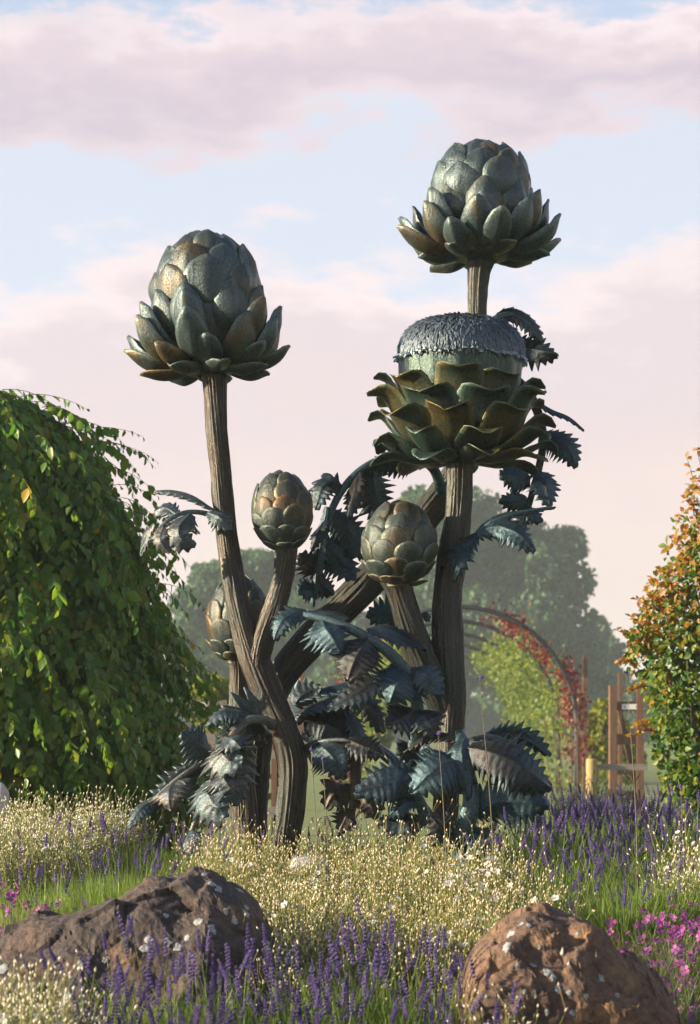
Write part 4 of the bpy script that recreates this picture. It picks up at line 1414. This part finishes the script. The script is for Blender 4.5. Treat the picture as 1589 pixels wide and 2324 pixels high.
# a distant hedge closing the view
hd = 165
hb = [((x, hd + random.uniform(-3, 3), random.uniform(.8, 2.6)), random.uniform(2.0, 3.4)) for x in np.arange(-46, 47, 2.2)]
me, _ = mass('far_hedge', hb, 24000, .7, [M_TREE], 61, shell=.3)
tag(link('far_hedge', me), 'low hazy hedge along the far side of the lawn', 'hedge', kind='stuff')

# ------------------------------------------------------------------ the arch tunnel with climbers
tun = empty('arch_tunnel', (P(1030, 0, 34).x, 34, 0), 'tunnel of dark metal hoops with climbers growing over it', 'arch')
HOOPS = [(34, 1040, 1), (38.5, 1030, 2), (43.5, 1020, 3), (49, 1012, 4), (55, 1004, 5)]
hoop_pts = []
for d, cx, k in HOOPS:
    c = P(cx, 0, d).x
    hw, H = 1.93, 3.16
    pts = [(c - hw, d, -.05), (c - hw, d, .8)]
    for a in np.linspace(180, 0, 25):
        pts.append((c + hw * math.cos(R(a)), d, 1.25 + (H - 1.25) * math.sin(R(a))))
    pts += [(c + hw, d, .8), (c + hw, d, -.05)]
    hoop_pts.append(pts)
    m = MB()
    m.tube(pts, .040, 8)
    m.build('hoop', M_IRON, tun, smooth=True)
for idx in (4, 9, 14, 19, 24):
    m = MB()
    m.tube([hoop_pts[j][idx] for j in range(5)], .010, 6)
    m.build('rail', M_IRON, tun)
seat(tun)


def climber(name, label, path_fn, n, lsize, mat, seed, spread, base):
    r = np.random.default_rng(seed)
    pos = np.array([path_fn(r) for _ in range(n)])
    pos = pos + r.normal(0, spread, pos.shape)
    keep = np.array([noise.noise(Vector(p) * 1.6) + .5 * noise.noise(Vector(p) * 4) > -.04 for p in pos])
    pos = pos[keep & (pos[:, 2] > .05)]
    k = len(pos)
    root = empty(name, base, label, 'climbing plant')
    ax = r.normal(0, .6, (k, 3)) + np.array([0, 0, -.5])
    nr = r.normal(0, .6, (k, 3)) + np.array([-.3, -.8, .3])
    link('foliage', leaves_mesh('foliage', pos, ax, nr, lsize * r.uniform(.6, 1.3, k), [mat], None, (QP_V, QP_T)), root, kind='stuff')
    m = MB()
    b = Vector(base)
    for j in range(4):
        q = b + Vector((r.uniform(-.15, .15), r.uniform(-.3, .3), 0))
        m.tube(catmull([tuple(q), tuple(q + Vector((r.uniform(-.1, .1), 0, .7))), tuple(q + Vector((r.uniform(-.2, .05), 0, 1.5)))], 7), [.018 - .0018 * i for i in range(7)], 5)
    m.build('stem', M_TWIG, root)
    seat(root)


def on_hoop(j0, j1, f0, f1, bias=1.0):
    def fn(r):
        j = r.uniform(j0, j1)
        a = min(int(j), 3)
        t = j - a
        f = (f0 + (f1 - f0) * r.uniform(0, 1) ** bias) * (len(hoop_pts[0]) - 1)
        i = min(int(f), len(hoop_pts[0]) - 2)
        g = f - i
        p = [np.array(hoop_pts[q][i]) * (1 - g) + np.array(hoop_pts[q][i + 1]) * g for q in (a, a + 1)]
        return p[0] * (1 - t) + p[1] * t
    return fn


climber('climber', 'red leaved climber up the right side of the nearest hoop', on_hoop(0, .12, .56, 1.0, .68), 3300, .058, M_RED, 71, .11, hoop_pts[0][-1])
climber('climber', 'red leaved climber on the left side of the nearest hoop, seen between the bronze leaves', on_hoop(0, .12, 0, .36, 1.5), 1600, .058, M_RED, 72, .11, hoop_pts[0][0])
climber('climber', 'yellow green climber covering the right side of the tunnel', on_hoop(.7, 4, .62, 1.0, .8), 15000, .07, M_VINE, 73, .17, hoop_pts[1][-1])
climber('climber', 'yellow green climber covering the left side of the tunnel', on_hoop(.8, 4, 0, .34, 1.2), 9000, .07, M_VINE, 74, .17, hoop_pts[1][0])


# ------------------------------------------------------------------ timber: fence, ladder frames, posts
def beam(m, a, b, w, t):
    a, b = Vector(a), Vector(b)
    L = (b - a).length
    q = (b - a).to_track_quat('X', 'Z').to_matrix()
    m.box((a + b) / 2, L, t, w, q)


d = 20.0
fn = empty('post_and_rail_fence', (P(500, 0, d).x, d, 0), 'grey post and rail fence behind the weeping shrub and left stems', 'fence')
for (y0, y1, x0, x1, dd) in ((1590, 1618, 330, 660, 0), (1702, 1722, 330, 660, .02), (1832, 1856, 330, 660, 0)):
    m = MB()
    beam(m, P(x0, (y0 + y1) / 2, d + dd), P(x1, (y0 + y1) / 2, d + dd), (y1 - y0) * d / F, .05)
    m.build('rail', M_GREYWOOD, fn)
for x in (340, 478, 652):
    m = MB()
    c = P(x, 0, d + .09)
    m.box((c.x, c.y, .55), .10, .10, 1.2)
    m.build('post', M_GREYWOOD, fn)
seat(fn)
sg = MB()
c = P(453, 1603, d - .045)
sg.box(c, 36 * d / F, .012, 17 * d / F)
for i, (u, w_) in enumerate(((-.30, .10), (-.17, .10), (.02, .14), (.2, .1), (.33, .08))):
    sg.box(c + Vector((u * 34 * d / F, -.0085, -.004)), w_ * 30 * d / F, .003, 5 * d / F, None, 1)
tag(sg.build('sign', [M_SIGN, M_INK]), 'small white notice fixed on the top fence rail', 'sign')


def ladder_frame(label, d, xl, xr, yt, yb, rungs, brace, upw=14, plate=None, mat=None, wood2=None):
    mat = mat or M_WOOD
    s = d / F
    root = empty('ladder_frame', (P((xl + xr) / 2, 0, d).x, d, 0), label, 'trellis')
    zb = -.02
    for x in (xl, xr):
        c = P(x, yt, d)
        m = MB()
        m.box((c.x, c.y, (c.z + zb) / 2), upw * s, .15, c.z - zb)
        m.build('upright', mat, root)
    for (y0, y1) in rungs:
        m = MB()
        beam(m, P(xl + upw * .5, (y0 + y1) / 2, d + .01), P(xr - upw * .5, (y0 + y1) / 2, d + .01), (y1 - y0) * s, .06)
        m.build('rung', mat, root)
    for (x0, y0, x1, y1) in brace:
        m = MB()
        beam(m, P(x0, y0, d + .13), P(x1, y1, d + .13), 11 * s, .05)
        m.build('brace', mat, root)
    if plate:
        m = MB()
        x0, x1, y0, y1 = plate
        p = P((x0 + x1) / 2, (y0 + y1) / 2, d - .045)
        m.box(p, (x1 - x0) * s, .012, (y1 - y0) * s)
        for q in (-.35, .35):
            m.box(p + Vector((q * (x1 - x0) * s, -.008, 0)), .02, .006, .02, None, 1)
        m.build('plate', [M_SIGN, M_INK], root)
    seat(root)


ladder_frame('orange timber ladder frame standing left of the tipped shrub', 29, 1391, 1452, 1556, 1830, [(1592, 1614), (1666, 1690), (1734, 1758), (1795, 1815)], [(1405, 1606, 1446, 1800)], 16, (1412, 1450, 1598, 1610))
ladder_frame('timber ladder frame seen between the left bronze stems', 23, 570, 622, 1560, 1880, [(1698, 1712), (1756, 1768), (1800, 1815)], [(590, 1770, 618, 1600)], 12)


def post(name, label, x, yt, d, w, mat, rnd=False, group=None):
    c = P(x, yt, d)
    s = d / F
    m = MB()
    if rnd:
        m.tube([(c.x, d, -.05), (c.x, d, c.z * .5), (c.x, d, c.z - .02), (c.x, d, c.z)], [w * s / 2, w * s / 2, w * s / 2, w * s * .42], 14)
        o = m.build(name, mat, smooth=False)
    else:
        m.box((c.x, d, c.z / 2 - .02), w * s, w * s, c.z + .04)
        m.box((c.x, d, c.z + .02), w * s * .7, w * s * .7, .04)
        o = m.build(name, mat)
    return tag(o, label, 'post', group)


post('timber_post', 'tall square timber post right of the red climber', 1328, 1490, 38, 10, M_WOOD)
post('timber_post', 'shorter thin timber post beside the red climber', 1316, 1550, 42, 7, M_WOOD)
post('timber_post', 'thin timber post far behind the slanting bronze stem', 685, 1508, 36, 9, M_WOOD)
post('timber_post', 'slim post rising behind the timber ladder frame', 1408, 1530, 33, 8, M_WOOD)
yp = empty('pole_fence', (P(1343, 0, 25).x, 25, 0), 'round yellowish pole with a short rail, left of the timber ladder', 'fence')
s = 25 / F
m = MB()
c = P(1343, 1722, 25)
m.tube([(c.x, 25, -.05), (c.x, 25, c.z * .6), (c.x, 25, c.z - .015), (c.x, 25, c.z)], [13 * s, 13 * s, 13 * s, 11 * s], 16)
m.build('pole', M_POLE, yp)
m = MB()
beam(m, P(1350, 1741, 25.03), P(1470, 1741, 25.03), 14 * s, .05)
m.build('rail', M_GREYWOOD, yp)
seat(yp)

# ------------------------------------------------------------------ flowers
def stalk_tube(m, pts, r0, r1, n=3, mi=0):
    k = len(pts)
    m.tube(pts, [r0 + (r1 - r0) * i / (k - 1) for i in range(k)], n, mi, cap=False)


def octa(m, c, rx, rz, axis, mi):
    z = Vector(axis).normalized()
    x = z.cross(Vector((.3, .9, .1))).normalized()
    y = z.cross(x)
    c = Vector(c)
    vs = [c - z * rz, c + x * rx, c + y * rx, c - x * rx, c - y * rx, c + z * rz]
    m.add(vs, [(0, 2, 1), (0, 3, 2), (0, 4, 3), (0, 1, 4), (5, 1, 2), (5, 2, 3), (5, 3, 4), (5, 4, 1)], mi)


def lav_spike(rd, h):
    """one lavender stalk of height h with its flower spike"""
    m = MB()
    bx, by = rd.gauss(0, .05), rd.gauss(0, .05)
    pts = [(0, 0, 0), (bx * .25, by * .25, h * .4), (bx * .6, by * .6, h * .75), (bx, by, h)]
    P4 = catmull(pts, 6)
    stalk_tube(m, P4, .0013, .0009, 3, 0)
    top = Vector(P4[-1])
    ax = (Vector(P4[-1]) - Vector(P4[-2])).normalized()
    n = rd.randint(6, 9)
    L = rd.uniform(.036, .058)
    for i in range(n):
        u = i / (n - 1)
        c = top + ax * (u * L)
        k = 6 if u < .8 else 4
        rr = .0058 * (0.75 + .5 * math.sin(math.pi * min(1, u * .9 + .12))) * (1 - .35 * u)
        for j in range(k):
            t = 2 * math.pi * (j + .5 * (i % 2)) / k + rd.uniform(-.2, .2)
            o = Vector((math.cos(t), math.sin(t), 0))
            o = (o - ax * o.dot(ax)).normalized()
            octa(m, c + o * rr * .85, .0023, .0044, ax * 1.0 + o * .55, 1)
        octa(m, c, .0034, .005, ax, 1)
    if rd.random() < .5:                      # a stray lower whorl
        c = top - ax * rd.uniform(.012, .03)
        for j in range(4):
            t = 2 * math.pi * j / 4
            o = Vector((math.cos(t), math.sin(t), 0))
            octa(m, c + o * .004, .0024, .0044, ax + o * .5, 1)
    return m.mesh('flower_spike', [M_LAVG, M_LAVP])


rdl = random.Random(77)
SPIKES = [lav_spike(rdl, h) for h in (.30, .33, .35, .37, .39, .41, .34, .38)]


def blade_clump(rd, n, rad, hmin, hmax, w, mats, lean=.35, mi_p=0.0, name='foliage'):
    """thin upright blades fanning out of a clump"""
    V, T, MI = [], [], []
    for i in range(n):
        a = rd.uniform(0, 2 * math.pi)
        r_ = rad * math.sqrt(rd.random())
        bx, by = r_ * math.cos(a) * .8, r_ * math.sin(a) * .8
        h = rd.uniform(hmin, hmax)
        lx, ly = lean * h * (r_ / rad * math.cos(a) + rd.gauss(0, .35)), lean * h * (r_ / rad * math.sin(a) + rd.gauss(0, .35))
        t = rd.uniform(0, math.pi)
        wx, wy = w * math.cos(t), w * math.sin(t)
        b = len(V)
        V += [(bx - wx, by - wy, -.02), (bx + wx, by + wy, -.02), (bx + lx * .35 - wx, by + ly * .35 - wy, h * .55), (bx + lx * .35 + wx, by + ly * .35 + wy, h * .55), (bx + lx, by + ly, h)]
        T += [(b, b + 1, b + 3), (b, b + 3, b + 2), (b + 2, b + 3, b + 4)]
        MI += [1 if rd.random() < mi_p else 0] * 3
    return mesh_arrays(name, np.array(V), np.array(T), mats, MI)


LAV_FOL = [blade_clump(rdl, 420, .13, .12, .33, .0018, [M_LAVG, M_GREY], .30, .15) for _ in range(4)]


def lavender(x, d, label, group, nsp, rad=.14, hs=1.0, rd=rdl, zoff=0.0):
    wx = (x - 794.5) * d / F
    z = ground(wx, d) + zoff
    root = bpy.data.objects.new('lavender_plant', None)
    COL.objects.link(root)
    root.empty_display_size = .05
    root.location = (wx, d, z)
    tag(root, label, 'lavender', group)
    fo = link('foliage', rd.choice(LAV_FOL), root)
    fo.rotation_euler = (0, 0, rd.uniform(0, 6.28))
    fo.scale = (rad / .13, rad / .13, hs * rd.uniform(.9, 1.1))
    for i in range(nsp):
        a = rd.uniform(0, 6.283)
        r_ = rad * math.sqrt(rd.random())
        o = link('flower_spike', rd.choice(SPIKES), root)
        o.location = (r_ * math.cos(a), r_ * math.sin(a), -.01)
        k = r_ / rad
        o.rotation_euler = (-.28 * k * math.sin(a) + rd.gauss(0, .13), .28 * k * math.cos(a) + rd.gauss(0, .13), rd.uniform(0, 6.28))
        sc = hs * rd.choice((rd.uniform(.55, .85), rd.uniform(.82, 1.08), rd.uniform(.86, 1.12)))
        o.scale = (.86, .86, sc)


GF, GR, GL = 'lavender in the front drift', 'lavender in the right hand drift', 'lavender on the left'
LF = 'purple flowering lavender plant in the drift along the bottom edge'
LR = 'purple flowering lavender plant in the drift right of the bronze leaves'
LL = 'sparse purple lavender plant left of the bronze stems, behind the dark boulder'
LM = 'purple lavender plant at the foot of the bronze stems'
for (x, d, n, hs) in ((215, 5.45, 26, .98), (300, 5.7, 24, 1.0), (330, 5.35, 26, 1.0), (420, 5.6, 26, 1.08), (455, 5.2, 24, .95), (520, 5.5, 26, 1.05), (560, 5.2, 20, .92), (620, 5.6, 24, 1.02), (670, 5.25, 24, .95), (720, 5.6, 26, 1.05),
                      (790, 5.35, 26, 1.05), (820, 5.75, 24, 1.12), (880, 5.5, 24, 1.1), (910, 5.2, 22, .98), (960, 5.65, 22, 1.1), (1010, 5.35, 20, 1.02), (1050, 5.6, 18, 1.05), (250, 5.15, 18, .9), (390, 5.05, 18, .85), (750, 5.05, 16, .85), (600, 5.0, 16, .82), (500, 5.0, 16, .82), (850, 5.02, 16, .85), (960, 5.05, 14, .85)):
    part = 'before the dark boulder' if x < 440 else ('left of centre' if x < 640 else ('right of centre' if x < 860 else 'beside the brown boulder'))
    row = 'very front' if d < 5.3 else ('middle row' if d < 5.55 else 'back row')
    lavender(x, d, 'purple lavender plant in the bottom drift, %s, %s%s' % (row, part, ', densely flowering' if n > 24 else (', thinly flowering' if n < 19 else '')), GF, n, .15, hs * 1.12)
for d, xs in ((7.3, (1330, 1420, 1500)), (7.8, (1230, 1320, 1410, 1500, 1580)), (8.3, (1150, 1240, 1330, 1420, 1510, 1600)), (8.9, (1130, 1210, 1300, 1390, 1470, 1550)), (9.5, (1230, 1310, 1390, 1470, 1550, 1610)), (10.2, (1270, 1350, 1430, 1510, 1590)), (10.9, (1290, 1360, 1440, 1520))):
    for x in xs:
        side = 'next to the bronze leaf' if x < 1260 else ('below the timber ladder' if x < 1460 else 'at the right edge')
        row = 'front row' if d < 7.6 else ('second row' if d < 8 else ('third row' if d < 8.6 else ('fourth row' if d < 9.2 else ('fifth row' if d < 9.8 else ('sixth row' if d < 10.6 else 'rearmost row')))))
        lavender(x + rdl.uniform(-18, 18), d + rdl.uniform(-.15, .15), 'purple lavender plant of the right hand drift, %s, %s' % (row, side), GR, 11 if d < 7.6 else (20 if d < 8.5 else 26), .17, 1.08 if d > 8 else .95)
for (x, d, n) in ((30, 7.3, 9), (110, 7.7, 12), (200, 8.1, 14), (290, 8.3, 13), (350, 8.1, 14), (420, 8.5, 16), (80, 8.5, 10), (180, 8.9, 12), (330, 9.0, 14), (20, 7.0, 9), (260, 7.6, 7), (330, 7.5, 2), (230, 7.1, 1), (300, 7.15, 1), (380, 7.6, 3), (160, 7.3, 4), (400, 7.9, 6)):
    lavender(x, d, 'purple lavender plant on the left, %s, %s' % ('nearly without flowers' if n < 3 else ('sparsely flowering' if n < 10 else 'well flowered'), 'near the left edge' if x < 150 else ('between shrub and boulder' if x < 310 else 'close to the bronze leaves')), GL, n, .15, 1.0 if n > 3 else .9)
for (x, d, n) in ((480, 8.75, 14), (520, 8.8, 16), (605, 9.3, 14), (730, 9.2, 14), (790, 9.3, 10), (980, 9.3, 14), (1060, 8.5, 14), (870, 9.2, 8), (1020, 8.4, 10)):
    lavender(x, d, LM, 'lavender at the foot of the bronze stems', n, .11, .92)


# ---- cream seed heads: drifts of fine stalks
def seed_stalk(rd, pale=False):
    m = MB()
    h = rd.uniform(.19, .32)
    bx, by = rd.gauss(0, .035), rd.gauss(0, .035)
    top = Vector((bx, by, h))
    k = catmull([(0, 0, 0), (bx * .3, by * .3, h * .5), tuple(top)], 4)
    stalk_tube(m, k, .0011, .0008, 3, 0)
    for j in range(rd.choice((1, 2, 3, 4, 4, 5))):
        b = Vector(k[rd.choice((1, 2, 2, 3))])
        dv = Vector((rd.gauss(0, .5), rd.gauss(0, .5), 1)).normalized()
        e = b + dv * rd.uniform(.025, .06)
        stalk_tube(m, [b, (b + e) / 2 + Vector((rd.gauss(0, .003), rd.gauss(0, .003), 0)), e], .0008, .0006, 3, 0)
        octa(m, e + dv * .0036, .0022, .0054, dv + Vector((rd.gauss(0, .3), rd.gauss(0, .3), 0)), 1)
    octa(m, top + Vector((0, 0, .004)), .0028, .0064, (bx, by, .1), 1)
    for j in range(4):                         # narrow leaves
        z = rd.uniform(.02, .6) * h
        a = rd.uniform(0, 6.28)
        l = rd.uniform(.02, .035)
        o = Vector((math.cos(a), math.sin(a), .8)) * l
        s2 = Vector((-math.sin(a), math.cos(a), 0)) * .0022
        p = Vector((bx * z / h, by * z / h, z))
        m.add([p - s2, p + s2, p + o], [(0, 1, 2)], 2)
    V = np.array(m.v)
    T, MI = [], []
    for f, mi in zip(m.f, m.m):
        for q in range(1, len(f) - 1):
            T.append((f[0], f[q], f[q + 1]))
            MI.append(mi)
    return V, np.array(T), np.array(MI)


rds = random.Random(9)
SEEDS = [seed_stalk(rds) for _ in range(12)]


def drift(name, label, pts, cap, hk=1.0, lean=.22):
    """pts: (x, y) ground positions of the stalks"""
    pts = np.asarray(pts)
    idx = rng.integers(0, len(SEEDS), len(pts))
    VV, TT, MM, off = [], [], [], 0
    for q, (pv, pt, pm) in enumerate(SEEDS):
        sel = pts[idx == q]
        n = len(sel)
        if not n:
            continue
        zz = np.array([ground(a, b) for a, b in sel])
        a = rng.uniform(0, 2 * np.pi, n)
        lump = np.array([1 + .30 * noise.noise(Vector((p[0] * 3.2, p[1] * 3.2, 3))) for p in sel])
        sc = hk * lump * rng.uniform(.62, 1.25, n)
        la, lm_ = rng.uniform(0, 2 * np.pi, n), np.abs(rng.normal(0, lean, n))
        axis = np.stack([np.cos(la) * lm_, np.sin(la) * lm_, np.ones(n)], 1)
        Fm = frames(axis, np.stack([np.cos(a), np.sin(a), np.zeros(n)], 1))
        Fm = Fm[:, :, [0, 2, 1]] * sc[:, None, None]
        V, T = scatter(pv, pt, Fm, np.column_stack([sel, zz - .01]))
        VV.append(V)
        TT.append(T + off)
        MM.append(np.tile(pm, n))
        off += len(V)
    me = mesh_arrays(name, np.concatenate(VV), np.concatenate(TT), [M_SEEDST, cap, M_GREY], np.concatenate(MM))
    return tag(link(name, me), label, 'flowers', kind='stuff')


def region(n, xs, ds, fn):
    out = []
    while len(out) < n:
        d = rng.uniform(*ds)
        x = rng.uniform(*xs)
        if fn(x, d):
            out.append(((x - 794.5) * d / F, d))
    return out


def mid_ok(x, d):
    lo = 640 if d < 6.5 else (600 if d < 6.9 else (430 if d < 7.6 else 440))
    hi = 1090 if d < 6.3 else (1270 if d < 7.5 else (1190 if d < 8.2 else 1120))
    w = 40 * noise.noise(Vector((d * 2, 0, 0)))
    return lo + w < x < hi + w


mid = region(7000, (420, 1280), (6.05, 9.0), mid_ok)
dm_ = drift('seed_head_drift', 'cream seed heads on fine stalks filling the middle of the bed', mid, M_SEED, 1.05)
lft = region(5200, (-60, 340), (8.3, 10.4), lambda x, d: x < 200 + (d - 8.3) * 60 + 40 * noise.noise(Vector((d * 2, 4, 0))))
dl_ = drift('seed_head_drift', 'pale cream seed heads at left in front of the weeping shrub', lft, M_SEEDW, 1.08)
cor = region(1300, (-60, 210), (5.0, 5.45), lambda x, d: x < 200 - (d - 5.0) * 120)
dc_ = drift('seed_head_drift', 'white seed heads in the bottom left corner below the dark boulder', cor, M_SEEDW, 1.15)
rgt = region(900, (1270, 1420), (10.9, 11.6), lambda x, d: True) + region(420, (1530, 1660), (7.4, 8.0), lambda x, d: True)
dr_ = drift('seed_head_drift', 'white seed heads showing among the lavender on the right', rgt, M_SEEDW, 1.25)
bul = region(600, (540, 660), (6.0, 6.2), lambda x, d: True) + region(250, (1100, 1160), (5.2, 5.45), lambda x, d: True)
db_ = drift('seed_head_drift', 'pale seed heads growing against the two boulders', bul, M_SEEDW, 1.0)


UNDER = [blade_clump(rds, 260, .14, .08, .24, .0016, [M_GREY, M_LAWN_BLADE], .4, .5) for _ in range(3)]
for q, (x, y) in enumerate(mid[::120] + lft[::150]):
    o = link('leaf_tuft', UNDER[q % 3], dm_ if q < len(mid[::120]) else dl_, (x, y, ground(x, y)))
    o.rotation_euler = (0, 0, q * 1.7)
    o['kind'] = 'stuff'


def petal_flower(r_, n, mat, cup=.35):
    m = MB()
    for j in range(n):
        t = 2 * math.pi * j / n
        o = Vector((math.cos(t), math.sin(t), 0))
        s2 = Vector((-math.sin(t), math.cos(t), 0))
        m.add([o * r_ * .1, o * r_ * .6 + s2 * r_ * .42 + Vector((0, 0, cup * r_ * .5)), o * r_ * 1.02 + s2 * r_ * .24 + Vector((0, 0, cup * r_ * .75)), o * r_ * .9 + Vector((0, 0, cup * r_ * .6)),
               o * r_ * 1.02 - s2 * r_ * .24 + Vector((0, 0, cup * r_ * .75)), o * r_ * .6 - s2 * r_ * .42 + Vector((0, 0, cup * r_ * .5))], [(0, 1, 2, 3), (0, 3, 4, 5)])
    octa(m, (0, 0, -.004), r_ * .22, r_ * .5, (0, 0, 1), 1)
    return m


FLW = petal_flower(.0115, 5, M_WHITE).mesh('flower', [M_WHITE, M_GREY])
FLM = petal_flower(.0155, 4, M_MAG).mesh('flower', [M_MAG, M_GREY])


def flowers_on(root, pts, n, me, hk, rd, tilt=.7):
    for (x, y) in rd.sample(list(map(tuple, pts)), n):
        o = link('flower', me, root)
        lump = 1 + .30 * noise.noise(Vector((x * 3.2, y * 3.2, 3)))
        o.location = (x, y, ground(x, y) + .285 * hk * lump * rd.uniform(.95, 1.12))
        o.rotation_euler = (rd.uniform(.1, 1.3), rd.gauss(0, .4), rd.gauss(0, tilt))
        k = rd.uniform(.7, 1.3)
        o.scale = (k, k, k)


rf = random.Random(31)
flowers_on(dm_, mid, 130, FLW, 1.05, rf)
flowers_on(dl_, lft, 110, FLW, 1.08, rf)
flowers_on(dc_, cor, 90, FLW, 1.15, rf)
flowers_on(dr_, rgt, 30, FLW, 1.25, rf)
flowers_on(db_, bul, 36, FLW, 1.0, rf)
patch = [p for p in mid if 1020 < p[0] * F / p[1] + 794.5 < 1130 and 7.2 < p[1] < 8.2]
flowers_on(dm_, patch, min(45, len(patch)), FLW, 1.08, rf)


# ---- magenta flowers
def mag_plant(x, d, label, group, nfl, rad=.15, h=.26):
    wx = (x - 794.5) * d / F
    root = bpy.data.objects.new('magenta_flower_plant', None)
    COL.objects.link(root)
    root.empty_display_size = .05
    root.location = (wx, d, ground(wx, d))
    tag(root, label, 'flowers', group)
    fo = link('foliage', rf.choice(MAG_FOL), root)
    fo.scale = (rad / .15, rad / .15, h / .26)
    fo.rotation_euler = (0, 0, rf.uniform(0, 6))
    for i in range(int(nfl * 1.5)):
        a, r_ = rf.uniform(0, 6.28), rad * 1.15 * math.sqrt(rf.random())
        o = link('flower', FLM, root)
        o.location = (r_ * math.cos(a), r_ * math.sin(a), h * rf.uniform(.8, 1.15) * (1 - .2 * (r_ / rad) ** 2))
        o.rotation_euler = (rf.uniform(.2, 1.4), rf.gauss(0, .4), rf.gauss(0, .8))
        k = rf.uniform(.7, 1.25)
        o.scale = (k, k, k)


MAG_FOL = [blade_clump(rf, 520, .15, .06, .27, .0022, [M_GREY, M_SEEDST, M_LAVG], .45, .3) for _ in range(3)]
GM = 'magenta flowers at lower right'
for (x, d, n, h) in ((1330, 6.9, 12, .25), (1420, 6.9, 12, .25), (1540, 6.9, 26, .28), (1600, 6.6, 24, .28), (1380, 6.5, 10, .23), (1470, 6.5, 14, .25), (1560, 6.3, 12, .25), (1440, 6.15, 8, .22), (1530, 6.0, 10, .23), (1600, 5.9, 12, .24), (1500, 5.75, 8, .20), (1570, 5.55, 14, .22), (1620, 5.3, 12, .22), (1560, 5.25, 10, .18),
                     (1350, 7.2, 8, .25), (1490, 7.0, 16, .27), (1580, 7.1, 18, .28)):
    row = 'at the very bottom' if d < 5.6 else ('above the boulder foot' if d < 6.1 else ('level with the boulder top' if d < 6.7 else 'under the green lavender stems'))
    mag_plant(x, d, 'magenta flowers right of the brown boulder, %s, %s' % (row, 'near the boulder' if x < 1480 else ('densely flowering' if n > 14 else 'near the right edge')), GM, n, .17, h)
for (x, d, n, h) in ((20, 6.95, 12, .35), (75, 7.0, 14, .34), (130, 6.95, 8, .31), (30, 6.75, 10, .30), (185, 7.05, 5, .32)):
    mag_plant(x, d, 'magenta flowered plant behind the left end of the dark boulder', 'magenta flowers on the left', n, .14, h)
mag_plant(1060, 5.05, 'violet flowered low plant at the bottom edge left of the brown boulder', None, 18, .16, .16)
mag_plant(1115, 5.15, 'dark violet flowered tuft touching the left foot of the brown boulder', None, 12, .12, .16)

# bright grass like clumps
GRASS = [blade_clump(rf, 520, .15, .16, .36, .0024, [M_LAVG, M_LAWN_BLADE], .25, .4) for _ in range(2)]
for (x, d, k) in ((210, 7.15, 1), (270, 7.2, 1), (330, 7.25, 1), (380, 7.45, 1), (240, 7.45, 1), (310, 7.5, 1), (420, 7.7, .9), (1380, 7.2, 1), (1440, 7.25, 1.05), (1300, 7.5, .95), (1500, 7.4, 1.05), (1250, 7.8, .95), (1540, 7.4, 1)):
    wx = (x - 794.5) * d / F
    o = link('grass_tuft', rf.choice(GRASS), None, (wx, d, ground(wx, d)))
    o.rotation_euler = (0, 0, rf.uniform(0, 6))
    o.scale = (1.1, 1.1, k)
    tag(o, 'bright green leafy tuft without flowers behind the dark boulder' if x < 800 else 'bright green leafy tuft in front of the right hand lavender', 'grass', 'green tufts left' if x < 800 else 'green tufts right')


# ---- tall wild stalks
def wild(x, d, ytop, lean, label, y0=None):
    wx = (x - 794.5) * d / F
    top = P(x + lean, ytop, d)
    b = Vector((wx, d, ground(wx, d)))
    m = MB()
    pts = [Vector(q) for q in catmull([tuple(b), tuple(b.lerp(top, .5) + Vector((.012, 0, 0))), tuple(top)], 12)]
    m.tube(pts, [.0032 - .0002 * i for i in range(12)], 6)
    for f in (.25, .33, .45, .6):
        p = b.lerp(top, f) + Vector((.008, 0, 0))
        for sg in (-1, 1):
            e = p + Vector((sg * rf.uniform(.03, .07) * (1 - f * .6), rf.uniform(-.02, .02), rf.uniform(.03, .07) * (1 - f * .6)))
            c = (p + e) / 2 + Vector((0, 0, .006))
            w = Vector((0, .002, -.004))
            m.add([p, c - w, e, c + w], [(0, 1, 2, 3)], 0)
    for j in range(7):
        octa(m, top + Vector((rf.gauss(0, .005), rf.gauss(0, .005), rf.gauss(0, .004))), .004, .006, (rf.gauss(0, .4), 0, 1), 1)
    for f in (.86, .93, .78):
        octa(m, b.lerp(top, f) + Vector((.006, 0, 0)), .0035, .0045, (0, 0, 1), 1)
    tag(m.build('wild_stalk', [M_STALK, M_LAVP], smooth=True), label, 'stalk')


wild(1128, 7.7, 1536, -40, 'tall thin stalk in front of the great bronze leaf at right')
wild(1450, 7.8, 1528, -28, 'tall thin stalk in front of the timber ladder frame')
wild(1013, 7.6, 1668, -18, 'thin branching stalk in front of the bloom stem')
wild(1545, 8.2, 1788, 0, 'short forked stalk rising from the lavender at far right')
wild(720, 8.0, 1700, -14, 'thin green stalk just right of the left bronze stem')
wild(742, 8.1, 1720, -10, 'pale thin stalk between the left stem and the brown bronze leaf')

# ------------------------------------------------------------------ morning haze
hz = MB()
hz.box((0, 265, 10.0), 700, 700, 22.4)
m, nt, b, out = new_mat('haze')
nt.nodes.remove(b)
pvn = nd(nt, 'ShaderNodeVolumePrincipled')
pvn.inputs['Color'].default_value = (0.78, 0.90, 1.0, 1)
pvn.inputs['Density'].default_value = 0.0011
pvn.inputs['Anisotropy'].default_value = 0.2
nt.links.new(pvn.outputs[0], out.inputs['Volume'])
tag(hz.build('haze', m), 'thin morning haze lying over the garden', 'haze', kind='stuff')
